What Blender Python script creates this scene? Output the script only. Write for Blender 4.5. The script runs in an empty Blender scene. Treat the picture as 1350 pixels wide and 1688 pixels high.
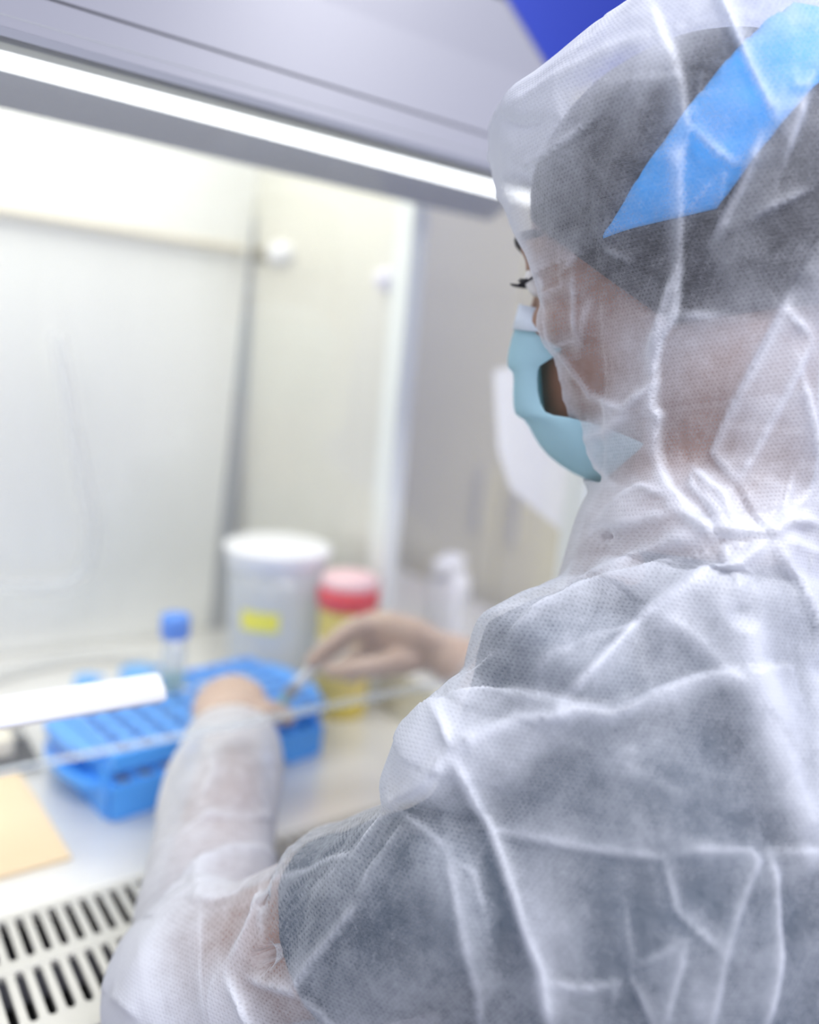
import bpy, bmesh, math, random
import numpy as np
from mathutils import Vector, Matrix, noise
from mathutils.bvhtree import BVHTree

random.seed(7); RNG = np.random.default_rng(7)
SC = bpy.context.scene
COL = SC.collection
PI = math.pi

# ------------------------------------------------------------------ camera
FPX, CX, CY = 1380.0, 675.0, 844.0            # focal length and centre in pixels of the 1350 x 1688 frame
CAM_Z = 1.20                                    # lens height above the floor
def _u(v):
    v = np.array(v, float); return v / np.linalg.norm(v)
_ex = _u([2550 - CX, 765 - CY, FPX])
_dn = _u([-24 - CX, 8340 - CY, FPX]); _dn = _u(_dn - _ex * np.dot(_ex, _dn))
_ey = np.cross(-_dn, _ex)
ROT = np.array([_ex, _ey, -_dn])                # camera axes (right, down, forward) -> world
CAM = np.array([0, 0, CAM_Z])

def at(x, y, d):
    """world point seen at pixel (x, y) at distance d along the optical axis"""
    return Vector(ROT @ (np.array([(x - CX) / FPX, (y - CY) / FPX, 1.0]) * d) + CAM)
def ray(x, y):
    return Vector(ROT @ np.array([(x - CX) / FPX, (y - CY) / FPX, 1.0]))
def on_z(x, y, z):
    r = ray(x, y); return Vector(CAM) + r * ((z - CAM_Z) / r.z)
def on_y(x, y, Y):
    r = ray(x, y); return Vector(CAM) + r * (Y / r.y)
def on_x(x, y, X):
    r = ray(x, y); return Vector(CAM) + r * (X / r.x)

cam_d = bpy.data.cameras.new('camera'); cam = bpy.data.objects.new('camera', cam_d); COL.objects.link(cam)
r_, u_, b_ = ROT @ [1, 0, 0], -(ROT @ [0, 1, 0]), -(ROT @ [0, 0, 1])
cam.matrix_world = Matrix(((r_[0], u_[0], b_[0], CAM[0]), (r_[1], u_[1], b_[1], CAM[1]), (r_[2], u_[2], b_[2], CAM[2]), (0, 0, 0, 1)))
cam_d.sensor_fit = 'VERTICAL'; cam_d.sensor_height = 24.0; cam_d.lens = FPX / 1688 * 24.0
cam_d.clip_start = 0.02
cam_d.dof.use_dof = True; cam_d.dof.focus_distance = 0.46; cam_d.dof.aperture_fstop = 1.28
SC.camera = cam

# ------------------------------------------------------------------ world, lights, exposure
wd = bpy.data.worlds.new('world'); SC.world = wd; wd.use_nodes = True
wd.node_tree.nodes['Background'].inputs[0].default_value = (0.82, 0.83, 1.0, 1)
wd.node_tree.nodes['Background'].inputs[1].default_value = 0.75
def area(name, loc, target, sx, sy, power, col):
    l = bpy.data.lights.new(name, 'AREA'); l.shape = 'RECTANGLE'; l.size = sx; l.size_y = sy; l.energy = power; l.color = col
    o = bpy.data.objects.new(name, l); COL.objects.link(o); o.location = loc
    o.rotation_euler = (Vector(target) - Vector(loc)).to_track_quat('-Z', 'Y').to_euler()
    return o
area('ceiling_light_over_aisle', (0.35, -0.75, 2.62), (0.35, -0.75, 0), 1.2, 0.6, 34, (0.93, 0.93, 1.0))
area('cupboard_fill_light', (0.98, 1.25, 2.62), (0.98, 1.25, 0), 0.3, 1.2, 10, (0.93, 0.93, 1.0))  # added fill, out of view, placed to brighten the cupboard doors
SC.cycles.max_bounces = 6; SC.cycles.diffuse_bounces = 3; SC.cycles.glossy_bounces = 3; SC.cycles.transparent_max_bounces = 14
SC.view_settings.view_transform = 'Standard'
SC.view_settings.look = 'None'
SC.view_settings.gamma = 1.0
SC.view_settings.use_curve_mapping = False
SC.view_settings.exposure = 0.42

# ------------------------------------------------------------------ materials
MATS = {}
def mat(name, col, rough=0.5, metal=0.0, spec=0.5, bump=0.0, bscale=60, var=0.0, vscale=6, emit=None, estr=0, stretch=None, trans=0.0):
    if name in MATS: return MATS[name]
    m = bpy.data.materials.new(name); m.use_nodes = True; nt = m.node_tree; N = nt.nodes; L = nt.links
    p = N['Principled BSDF']
    p.inputs['Base Color'].default_value = (*col, 1); p.inputs['Roughness'].default_value = rough
    p.inputs['Metallic'].default_value = metal; p.inputs['Specular IOR Level'].default_value = spec
    p.inputs['Transmission Weight'].default_value = trans
    tc = N.new('ShaderNodeTexCoord'); mp = N.new('ShaderNodeMapping'); L.new(tc.outputs['Object'], mp.inputs[0])
    if stretch: mp.inputs['Scale'].default_value = stretch
    if var > 0:
        n = N.new('ShaderNodeTexNoise'); n.inputs['Scale'].default_value = vscale; n.inputs['Detail'].default_value = 4
        L.new(mp.outputs[0], n.inputs['Vector'])
        mx = N.new('ShaderNodeMix'); mx.data_type = 'RGBA'
        mx.inputs['A'].default_value = (*[c * (1 - var) for c in col], 1); mx.inputs['B'].default_value = (*[min(1, c * (1 + var)) for c in col], 1)
        L.new(n.outputs['Fac'], mx.inputs['Factor']); L.new(mx.outputs['Result'], p.inputs['Base Color'])
    if bump > 0:
        n = N.new('ShaderNodeTexNoise'); n.inputs['Scale'].default_value = bscale; n.inputs['Detail'].default_value = 5
        L.new(mp.outputs[0], n.inputs['Vector'])
        b = N.new('ShaderNodeBump'); b.inputs['Strength'].default_value = bump; b.inputs['Distance'].default_value = 0.002
        L.new(n.outputs['Fac'], b.inputs['Height']); L.new(b.outputs[0], p.inputs['Normal'])
    if emit:
        p.inputs['Emission Color'].default_value = (*emit, 1); p.inputs['Emission Strength'].default_value = estr
    MATS[name] = m; return m

def thin_mat(name, col, alpha, translu=0.5, gloss=0.0, groughness=0.05):
    """a thin sheet that lets part of the light straight through (film, plastic wall, glass)"""
    if name in MATS: return MATS[name]
    m = bpy.data.materials.new(name); m.use_nodes = True; nt = m.node_tree; N = nt.nodes; L = nt.links
    N.remove(N['Principled BSDF']); out = N['Material Output']
    d = N.new('ShaderNodeBsdfDiffuse'); t = N.new('ShaderNodeBsdfTranslucent'); tr = N.new('ShaderNodeBsdfTransparent')
    d.inputs[0].default_value = (*col, 1); t.inputs[0].default_value = (*col, 1)
    a = N.new('ShaderNodeMixShader'); a.inputs[0].default_value = translu; L.new(d.outputs[0], a.inputs[1]); L.new(t.outputs[0], a.inputs[2])
    b = N.new('ShaderNodeMixShader'); b.inputs[0].default_value = alpha; L.new(tr.outputs[0], b.inputs[1]); L.new(a.outputs[0], b.inputs[2])
    last = b
    if gloss > 0:
        g = N.new('ShaderNodeBsdfGlossy'); g.inputs['Roughness'].default_value = groughness
        c = N.new('ShaderNodeMixShader'); c.inputs[0].default_value = gloss; L.new(b.outputs[0], c.inputs[1]); L.new(g.outputs[0], c.inputs[2]); last = c
    L.new(last.outputs[0], out.inputs[0]); MATS[name] = m; return m

STEEL = mat('brushed_steel', (0.84, 0.83, 0.79), 0.30, 0.35, bump=0.05, bscale=40, stretch=(2, 40, 40), var=0.05)
STEELV = mat('brushed_steel_wall', (0.80, 0.79, 0.71), 0.42, 0.45, bump=0.05, bscale=40, stretch=(30, 30, 2), var=0.06, vscale=3)
STEELB = mat('satin_back_panel', (0.90, 0.91, 0.87), 0.45, 0.2, bump=0.03, bscale=30, stretch=(30, 30, 2), var=0.04, vscale=3)
GRILLE = mat('satin_grille_steel', (0.62, 0.61, 0.57), 0.4, 0.45)
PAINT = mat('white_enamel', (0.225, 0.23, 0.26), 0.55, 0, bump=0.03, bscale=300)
BAFFLE = mat('grey_baffle', (0.24, 0.25, 0.28), 0.5)
DARKG = mat('dark_gasket', (0.20, 0.21, 0.24), 0.6)
OLIVEG = mat('grey_channel', (0.36, 0.38, 0.37), 0.5)
BLACK = mat('black_plastic', (0.015, 0.016, 0.018), 0.5)
PIT = mat('plenum_black', (0.01, 0.01, 0.01), 0.9)
WHITEP = mat('white_plastic', (0.90, 0.91, 0.93), 0.35)
POSTW = mat('pale_frame', (0.86, 0.90, 0.86), 0.4)
LEDM = mat('lamp_tube_lit', (1, 1, 1), 0.4, emit=(0.97, 1.0, 1.0), estr=2.4)
BLUEW = mat('blue_wall_paint', (0.055, 0.10, 0.58), 0.6, bump=0.03)
BEIGEW = mat('beige_wall_paint', (0.90, 0.84, 0.56), 0.7, bump=0.03)
FLOORM = mat('grey_vinyl_floor', (0.42, 0.43, 0.45), 0.4, var=0.06, vscale=20)
RACKB = mat('blue_polypropylene', (0.09, 0.40, 1.0), 0.35)
CAPB = mat('blue_cap', (0.06, 0.27, 0.85), 0.4)
CREAM = mat('cream_plastic', (0.84, 0.79, 0.64), 0.5)
MANILA = mat('manila_card', (0.88, 0.70, 0.46), 0.7, var=0.03)
YELLOW = mat('yellow_label', (0.96, 0.88, 0.05), 0.5)
SHARPY = mat('yellow_plastic', (0.86, 0.68, 0.13), 0.4)
REDP = mat('red_plastic', (0.80, 0.03, 0.05), 0.4)
PINKP = mat('pink_translucent_lid', (0.86, 0.58, 0.60), 0.4)
PAPER = mat('white_paper', (0.97, 0.97, 1.0), 0.8)
INK = mat('grey_print', (0.45, 0.47, 0.50), 0.6)
BRASS = mat('dull_brass', (0.42, 0.39, 0.30), 0.4, 0.8)
GLASS = thin_mat('sash_glass', (0.92, 0.95, 0.97), 0.05, 0.4, 0.035, 0.02)
GLASSE = thin_mat('glass_edge', (0.85, 0.92, 0.96), 0.26, 0.4, 0.04, 0.1)
WINGL = thin_mat('window_glass', (0.90, 0.90, 0.78), 0.04, 0.4, 0.02, 0.1)
CLEARP = thin_mat('frosted_plastic', (0.92, 0.96, 1.0), 0.74, 0.5, 0.06, 0.15)
CLEART = thin_mat('clear_tube_plastic', (0.86, 0.92, 0.98), 0.42, 0.5, 0.10, 0.08)
HOSE = thin_mat('milky_hose', (0.88, 0.88, 0.84), 0.75, 0.4, 0.05, 0.2)
GLOVE = thin_mat('clear_vinyl_glove', (0.95, 0.90, 0.88), 0.28, 0.4, 0.06, 0.3)

# ------------------------------------------------------------------ mesh helpers
def new_obj(name, verts, faces, m, parent=None, smooth=False, loc=None):
    me = bpy.data.meshes.new(name); me.from_pydata([tuple(v) for v in verts], [], faces); me.update()
    if smooth: me.polygons.foreach_set('use_smooth', [True] * len(me.polygons))
    if m: me.materials.append(m)
    o = bpy.data.objects.new(name, me); COL.objects.link(o)
    if parent: o.parent = parent
    if loc is not None: o.location = loc
    return o
def bm_obj(name, bm, m, parent=None, smooth=False, loc=None, bevel=0, seg=2):
    me = bpy.data.meshes.new(name)
    bmesh.ops.recalc_face_normals(bm, faces=bm.faces)
    bm.to_mesh(me); bm.free()
    if smooth: me.polygons.foreach_set('use_smooth', [True] * len(me.polygons))
    me.materials.append(m)
    o = bpy.data.objects.new(name, me); COL.objects.link(o)
    if parent: o.parent = parent
    if loc is not None: o.location = loc
    if bevel:
        b = o.modifiers.new('bevel', 'BEVEL'); b.width = bevel; b.segments = seg; b.limit_method = 'ANGLE'
    return o
def tag(o, label=None, cat=None, group=None, kind=None):
    if label: o['label'] = label
    if cat: o['category'] = cat
    if group: o['group'] = group
    if kind: o['kind'] = kind
    return o
def empty(name, loc, rz=0.0):
    o = bpy.data.objects.new(name, None); COL.objects.link(o); o.location = loc; o.rotation_euler = (0, 0, rz); o.empty_display_size = 0.05
    return o
def box(bm, x0, x1, y0, y1, z0, z1):
    vs = [bm.verts.new((x, y, z)) for x in (x0, x1) for y in (y0, y1) for z in (z0, z1)]
    for f in ((0, 1, 3, 2), (4, 6, 7, 5), (0, 4, 5, 1), (2, 3, 7, 6), (0, 2, 6, 4), (1, 5, 7, 3)): bm.faces.new([vs[i] for i in f])
def prism(bm, poly, axis, a, b):
    """poly: 2-D points; axis: 'x' 'y' 'z' extrusion axis from a to b"""
    def P(p, t): return {'x': (t, p[0], p[1]), 'y': (p[0], t, p[1]), 'z': (p[0], p[1], t)}[axis]
    v0 = [bm.verts.new(P(p, a)) for p in poly]; v1 = [bm.verts.new(P(p, b)) for p in poly]
    bm.faces.new(v0[::-1]); bm.faces.new(v1)
    n = len(poly)
    for i in range(n): bm.faces.new((v0[i], v0[(i + 1) % n], v1[(i + 1) % n], v1[i]))
def lathe(bm, prof, n=32, cx=0, cy=0, close=True):
    rings = []
    for r, z in prof:
        rings.append([bm.verts.new((cx + r * math.cos(2 * PI * i / n), cy + r * math.sin(2 * PI * i / n), z)) for i in range(n)])
    for a, b in zip(rings, rings[1:]):
        for i in range(n): bm.faces.new((a[i], a[(i + 1) % n], b[(i + 1) % n], b[i]))
    if close: bm.faces.new(rings[0][::-1]); bm.faces.new(rings[-1])
def frame_of(t):
    t = Vector(t).normalized(); ref = Vector((0, 0, 1)) if abs(t.z) < 0.9 else Vector((0, 1, 0))
    u = t.cross(ref).normalized(); v = u.cross(t).normalized(); return u, v
def catmull(pts, n):
    """resample a list of tuples (any dimension) by Catmull-Rom, n steps per span"""
    P = [np.array(p, float) for p in pts]; P = [2 * P[0] - P[1]] + P + [2 * P[-1] - P[-2]]
    out = []
    for i in range(1, len(P) - 2):
        for k in range(n):
            t = k / n; a, b, c, d = P[i - 1], P[i], P[i + 1], P[i + 2]
            out.append(0.5 * ((2 * b) + (c - a) * t + (2 * a - 5 * b + 4 * c - d) * t * t + (3 * b - a - 3 * c + d) * t ** 3))
    out.append(P[-2]); return out
def tube(bm, pts, n=10, squash=None):
    """pts: list of (x,y,z,r): a closed tube with rounded ends; squash=(direction, factor) flattens it"""
    pts = [np.array(p, float) for p in pts]
    m = len(pts); rings = []
    ext = []
    t0 = Vector(pts[1][:3] - pts[0][:3]).normalized(); t1 = Vector(pts[-1][:3] - pts[-2][:3]).normalized()
    for k in (0.97, 0.7): ext.append((Vector(pts[0][:3]) - t0 * pts[0][3] * k, pts[0][3] * math.sqrt(1 - k * k), t0))
    for i, p in enumerate(pts):
        a = pts[max(i - 1, 0)][:3]; b = pts[min(i + 1, m - 1)][:3]
        ext.append((Vector(p[:3]), p[3], Vector(b - a).normalized()))
    for k in (0.7, 0.97): ext.append((Vector(pts[-1][:3]) + t1 * pts[-1][3] * k, pts[-1][3] * math.sqrt(1 - k * k), t1))
    pu = None
    for c, r, t in ext:
        if pu is None: u, v = frame_of(t)
        else:
            u = (pu - t * pu.dot(t)).normalized(); v = u.cross(t).normalized()
        pu = u
        ring = []
        for i in range(n):
            a = 2 * PI * i / n; d = u * math.cos(a) * r + v * math.sin(a) * r
            if squash:
                q = squash[0]; d = d - q * d.dot(q) * (1 - squash[1])
            ring.append(bm.verts.new(c + d))
        rings.append(ring)
    for a, b in zip(rings, rings[1:]):
        for i in range(n): bm.faces.new((a[i], a[(i + 1) % n], b[(i + 1) % n], b[i]))
    bm.faces.new(rings[0][::-1]); bm.faces.new(rings[-1])
def rings_loft(bm, secs, n=40):
    """secs: (centre, u, v[, power]) rings; u and v are radius vectors; closed at both ends"""
    rings = []
    for s in secs:
        c, u, v = Vector(s[0]), Vector(s[1]), Vector(s[2]); pw = s[3] if len(s) > 3 else 2.0
        ring = []
        for i in range(n):
            a = 2 * PI * i / n; ca, sa = math.cos(a), math.sin(a)
            x = math.copysign(abs(ca) ** (2 / pw), ca); y = math.copysign(abs(sa) ** (2 / pw), sa)
            ring.append(bm.verts.new(c + u * x + v * y))
        rings.append(ring)
    for a, b in zip(rings, rings[1:]):
        for i in range(n): bm.faces.new((a[i], a[(i + 1) % n], b[(i + 1) % n], b[i]))
    bm.faces.new(rings[0][::-1]); bm.faces.new(rings[-1])
def voxel(bm, size, smooth_it=6, name='tmp'):
    """union of overlapping closed shapes -> one evenly meshed skin; returns a mesh"""
    bmesh.ops.recalc_face_normals(bm, faces=bm.faces)
    me = bpy.data.meshes.new(name); bm.to_mesh(me); bm.free()
    o = bpy.data.objects.new(name, me); COL.objects.link(o)
    r = o.modifiers.new('r', 'REMESH'); r.mode = 'VOXEL'; r.voxel_size = size; r.adaptivity = 0
    if smooth_it:
        s = o.modifiers.new('s', 'SMOOTH'); s.factor = 0.5; s.iterations = smooth_it
    dg = bpy.context.evaluated_depsgraph_get(); dg.update()
    res = bpy.data.meshes.new_from_object(o.evaluated_get(dg))
    bpy.data.objects.remove(o); bpy.data.meshes.remove(me)
    return res
def co_of(me):
    a = np.empty(len(me.vertices) * 3); me.vertices.foreach_get('co', a); return a.reshape(-1, 3)
def no_of(me):
    a = np.empty(len(me.vertices) * 3); me.vertices.foreach_get('normal', a); return a.reshape(-1, 3)
def set_co(me, a):
    me.vertices.foreach_set('co', a.ravel()); me.update()
def link_mesh(name, me, m, parent=None):
    me.name = name; me.materials.clear(); me.materials.append(m)
    me.polygons.foreach_set('use_smooth', [True] * len(me.polygons))
    o = bpy.data.objects.new(name, me); COL.objects.link(o)
    if parent: o.parent = parent
    return o
def keep_world(o, parent):
    o.parent = parent; o.matrix_parent_inverse = parent.matrix_basis.inverted()
    return o

def cut(me, g, eps=1e-4):
    """trim a mesh where g(points) > 0 and pull the cut border onto g = 0"""
    a = co_of(me); v = g(a)
    b = bmesh.new(); b.from_mesh(me); b.verts.ensure_lookup_table()
    kill = [f for f in b.faces if all(v[x.index] > 0 for x in f.verts)]
    move = set(x.index for f in b.faces if not all(v[y.index] > 0 for y in f.verts) for x in f.verts if v[x.index] > 0)
    if move:
        idx = np.array(sorted(move)); p = a[idx].copy()
        for _ in range(4):
            gv = g(p); gr = np.stack([(g(p + np.eye(3)[k] * eps) - gv) / eps for k in range(3)], 1)
            p -= gr * (gv / np.maximum((gr ** 2).sum(1), 1e-9))[:, None]
        for i, q in zip(idx, p): b.verts[i].co = q
    bmesh.ops.delete(b, geom=kill, context='FACES'); b.to_mesh(me); b.free(); me.update()
# ------------------------------------------------------------------ the room
BENCH = 0.72
def room():
    bm = bmesh.new(); box(bm, -3.2, 3.0, -3.2, 2.06, -0.06, 0); tag(bm_obj('floor', bm, FLOORM), kind='structure')
    bm = bmesh.new(); box(bm, -3.2, 3.0, 2.0, 2.06, 0, 2.7); tag(bm_obj('wall_back', bm, BLUEW), kind='structure')
    bm = bmesh.new(); box(bm, 2.6, 2.66, -3.2, 2.0, 0, 2.7); tag(bm_obj('wall_right', bm, BLUEW), kind='structure')
room()

# ------------------------------------------------------------------ the safety cabinet
XL, XR = -0.78, 0.72          # outer sides
YB = 1.27                      # back panel
YS = 0.60                      # sash plane
def cabinet():
    c = empty('safety_cabinet', (0, 0.9, 0)); tag(c, 'white and steel biosafety cabinet with sloped hood, lit work chamber and slotted front grille', 'cabinet')
    def part(name, bm, m, **k):
        o = bm_obj(name, bm, m, **k); return keep_world(o, c)
    # work surface: steel tray behind the grille
    bm = bmesh.new(); box(bm, XL + 0.06, 0.66, 0.672, YB, BENCH - 0.02, BENCH); part('work_surface', bm, STEEL, bevel=0.002)
    # grille: two rows of slots between three rails
    bm = bmesh.new()
    for y0, y1 in ((0.520, 0.545), (0.600, 0.613), (0.664, 0.672)): box(bm, XL + 0.06, 0.66, y0, y1, BENCH - 0.006, BENCH)
    part('grille_rails', bm, GRILLE, bevel=0.001)
    pitch, slot = 0.0126, 0.0066
    me = None
    xs = [-0.31 + pitch * i for i in range(77)]
    for row, (y0, y1) in enumerate(((0.545, 0.600), (0.613, 0.664))):
        proto = None
        for x in xs:
            if proto is None:
                bm = bmesh.new(); w = (pitch - slot) / 2; rr = slot * 0.5; L = (y1 - y0)
                # slat with flared ends so that the slots have round ends
                pts = []
                for sgn in (1, -1):
                    seq = [(w + rr, 0), (w + rr * 0.3, rr * 0.35), (w, rr), (w, L - rr), (w + rr * 0.3, L - rr * 0.35), (w + rr, L)]
                    if sgn == -1: seq = [(-a, b) for a, b in seq[::-1]]
                    pts += seq
                prism(bm, pts, 'z', 0, 0.005)
                o = bm_obj('grille_slat', bm, GRILLE); proto = o.data
            else:
                o = bpy.data.objects.new('grille_slat', proto); COL.objects.link(o)
            o.location = (x, y0, BENCH - 0.0055); keep_world(o, c)
    bm = bmesh.new(); box(bm, XL + 0.06, -0.31 - pitch / 2, 0.545, 0.664, BENCH - 0.0055, BENCH - 0.0005); part('grille_blank', bm, GRILLE)
    bm = bmesh.new(); box(bm, XL + 0.06, 0.66, 0.53, 0.67, BENCH - 0.10, BENCH - 0.09); part('plenum_floor', bm, PIT)
    bm = bmesh.new(); prism(bm, [(0.500, BENCH - 0.13), (0.530, BENCH - 0.13), (0.530, BENCH - 0.006), (0.520, BENCH - 0.001), (0.508, BENCH - 0.012)], 'x', XL, XR); part('front_sill', bm, DARKG)
    # lower housing and stand
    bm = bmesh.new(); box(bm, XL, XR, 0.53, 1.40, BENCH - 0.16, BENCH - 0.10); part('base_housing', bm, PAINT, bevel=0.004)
    for x in (XL + 0.02, XR - 0.08):
        for y in (0.62, 1.30):
            bm = bmesh.new(); box(bm, x, x + 0.06, y, y + 0.06, 0, BENCH - 0.16); part('stand_leg', bm, PAINT, bevel=0.003)
    # back panel, leaning right edge, dark corner strip
    bm = bmesh.new(); box(bm, XL + 0.03, 0.70, YB + 0.012, YB + 0.02, BENCH - 0.1, 1.62); part('back_wall', bm, STEELV)
    bm = bmesh.new(); prism(bm, [(XL + 0.06, BENCH), (0.560, BENCH), (0.612, 1.60), (XL + 0.06, 1.60)], 'y', YB, YB + 0.012); part('back_panel', bm, STEELB, bevel=0.002)
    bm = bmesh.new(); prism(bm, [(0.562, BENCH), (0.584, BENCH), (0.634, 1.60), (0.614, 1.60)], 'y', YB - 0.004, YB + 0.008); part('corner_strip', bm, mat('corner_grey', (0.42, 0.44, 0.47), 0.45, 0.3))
    # right side panel from the corner to the window post
    bm = bmesh.new(); prism(bm, [(0.60, YB + 0.01), (0.658, 0.92), (0.670, 0.92), (0.612, YB + 0.01)], 'z', BENCH, 1.60); part('side_panel', bm, STEELV)
    bm = bmesh.new(); box(bm, 0.646, 0.672, 0.905, 0.945, BENCH, 1.60); part('window_post', bm, POSTW, bevel=0.004)
    bm = bmesh.new(); box(bm, 0.652, 0.674, 0.60, 0.905, BENCH, BENCH + 0.066); part('window_sill', bm, STEELV, bevel=0.003)
    bm = bmesh.new(); prism(bm, [(0.60, BENCH + 0.066), (0.905, BENCH + 0.066), (0.905, 1.60), (0.84, 1.56), (0.61, 1.36), (0.60, 1.345)], 'x', 0.660, 0.664); part('side_window', bm, WINGL)
    bm = bmesh.new(); box(bm, 0.652, 0.674, 0.57, 0.60, BENCH, 1.345); part('window_post', bm, POSTW, bevel=0.004)
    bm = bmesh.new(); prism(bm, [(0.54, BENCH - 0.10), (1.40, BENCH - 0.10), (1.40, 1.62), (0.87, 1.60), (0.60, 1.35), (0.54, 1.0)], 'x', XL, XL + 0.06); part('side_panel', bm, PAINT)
    # chamber ceiling with lamp, channel and baffle
    bm = bmesh.new(); box(bm, XL + 0.06, 0.70, 0.90, YB + 0.02, 1.60, 1.63); part('chamber_ceiling', bm, WHITEP)
    ya, za = 0.594, 1.372
    bm = bmesh.new(); prism(bm, [(0.604, 1.368), (0.700, 1.386), (0.700, 1.400), (0.604, 1.382)], 'x', XL + 0.06, 0.70); part('lamp_channel', bm, OLIVEG)
    bm = bmesh.new(); prism(bm, [(0.765, 1.398), (0.822, 1.374), (0.826, 1.382), (0.815, 1.50), (0.770, 1.50)], 'x', XL + 0.06, 0.70); part('baffle', bm, BAFFLE)
    bm = bmesh.new(); tube(bm, [(XL + 0.08, 0.742, 1.394, 0.0085), (0.0, 0.742, 1.394, 0.0085), (0.69, 0.742, 1.394, 0.0085)], 16); part('lamp_tube', bm, LEDM, smooth=True)
    bm = bmesh.new(); prism(bm, [(0.700, 1.386), (0.765, 1.41), (0.765, 1.42), (0.700, 1.40)], 'x', XL + 0.06, 0.70); part('lamp_reflector', bm, BAFFLE)
    la = area('chamber_fill', (-0.05, 1.02, 1.585), (-0.05, 1.02, 0), 1.2, 0.36, 4.2, (1.0, 1.0, 0.93)); keep_world(la, c)  # unseen fill above the baffle, added to light the chamber for the dim tube
    # sloped hood
    def hood_pt(y): return 1.2 + 0.172 + 0.94 * (y - 0.594)
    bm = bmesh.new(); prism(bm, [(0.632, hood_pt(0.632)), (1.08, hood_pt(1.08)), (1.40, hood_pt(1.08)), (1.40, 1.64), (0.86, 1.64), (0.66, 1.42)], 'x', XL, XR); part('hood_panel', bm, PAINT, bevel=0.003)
    bm = bmesh.new(); prism(bm, [(0.5945, hood_pt(0.5945)), (0.6305, hood_pt(0.6305)), (0.655, 1.40), (0.606, 1.382)], 'x', XL, XR); part('hood_lip', bm, PAINT, bevel=0.0015)
    bm = bmesh.new(); prism(bm, [(0.591, 1.366), (0.604, 1.366), (0.604, 1.380), (0.594, 1.372)], 'x', XL, XR); part('hood_gasket', bm, DARKG)
    # sliding sash with its handle
    zb = 0.884
    bm = bmesh.new(); box(bm, XL + 0.06, 0.65, YS - 0.003, YS + 0.003, zb + 0.006, 1.37); s = part('sash_glass', bm, GLASS)
    bm = bmesh.new(); box(bm, XL + 0.06, 0.65, YS - 0.0032, YS + 0.0032, zb - 0.001, zb + 0.005); e = bm_obj('polished_edge', bm, GLASSE); e.parent = s
    bm = bmesh.new(); prism(bm, [(YS - 0.004, 0.923), (YS - 0.004, 0.945), (YS - 0.010, 0.9455), (YS - 0.024, 0.938), (YS - 0.026, 0.931), (YS - 0.012, 0.923)], 'x', XL + 0.2, 0.222); h = bm_obj('sash_handle', bm, WHITEP, bevel=0.0015); h.parent = s
    # gas pipe across the back with its tap
    zp = 1.33
    bm = bmesh.new(); tube(bm, [(XL + 0.08, YB - 0.012, zp + 0.012, 0.006), (0, YB - 0.012, zp + 0.012, 0.006), (0.575, YB - 0.012, zp + 0.012, 0.006)], 12); part('service_pipe', bm, mat('pipe_beige', (0.78, 0.72, 0.58), 0.4), smooth=True)
    bm = bmesh.new(); tube(bm, [(0.612, YB + 0.0, zp + 0.008, 0.014), (0.612, YB - 0.03, zp + 0.008, 0.014), (0.612, YB - 0.05, zp + 0.008, 0.011)], 16); part('tap_body', bm, BRASS, smooth=True)
    bm = bmesh.new(); tube(bm, [(0.612, YB - 0.062, zp + 0.008, 0.018), (0.612, YB - 0.085, zp + 0.008, 0.017)], 18); part('tap_knob', bm, WHITEP, smooth=True)
    p = on_x(640, 462, 0.652)
    bm = bmesh.new(); tube(bm, [(p.x - 0.004, p.y, p.z, 0.016), (p.x + 0.004, p.y, p.z, 0.016)], 18); part('port_plug', bm, mat('plug_white', (0.95, 0.93, 1.0), 0.3), smooth=True)
    return c
cabinet()

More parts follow.
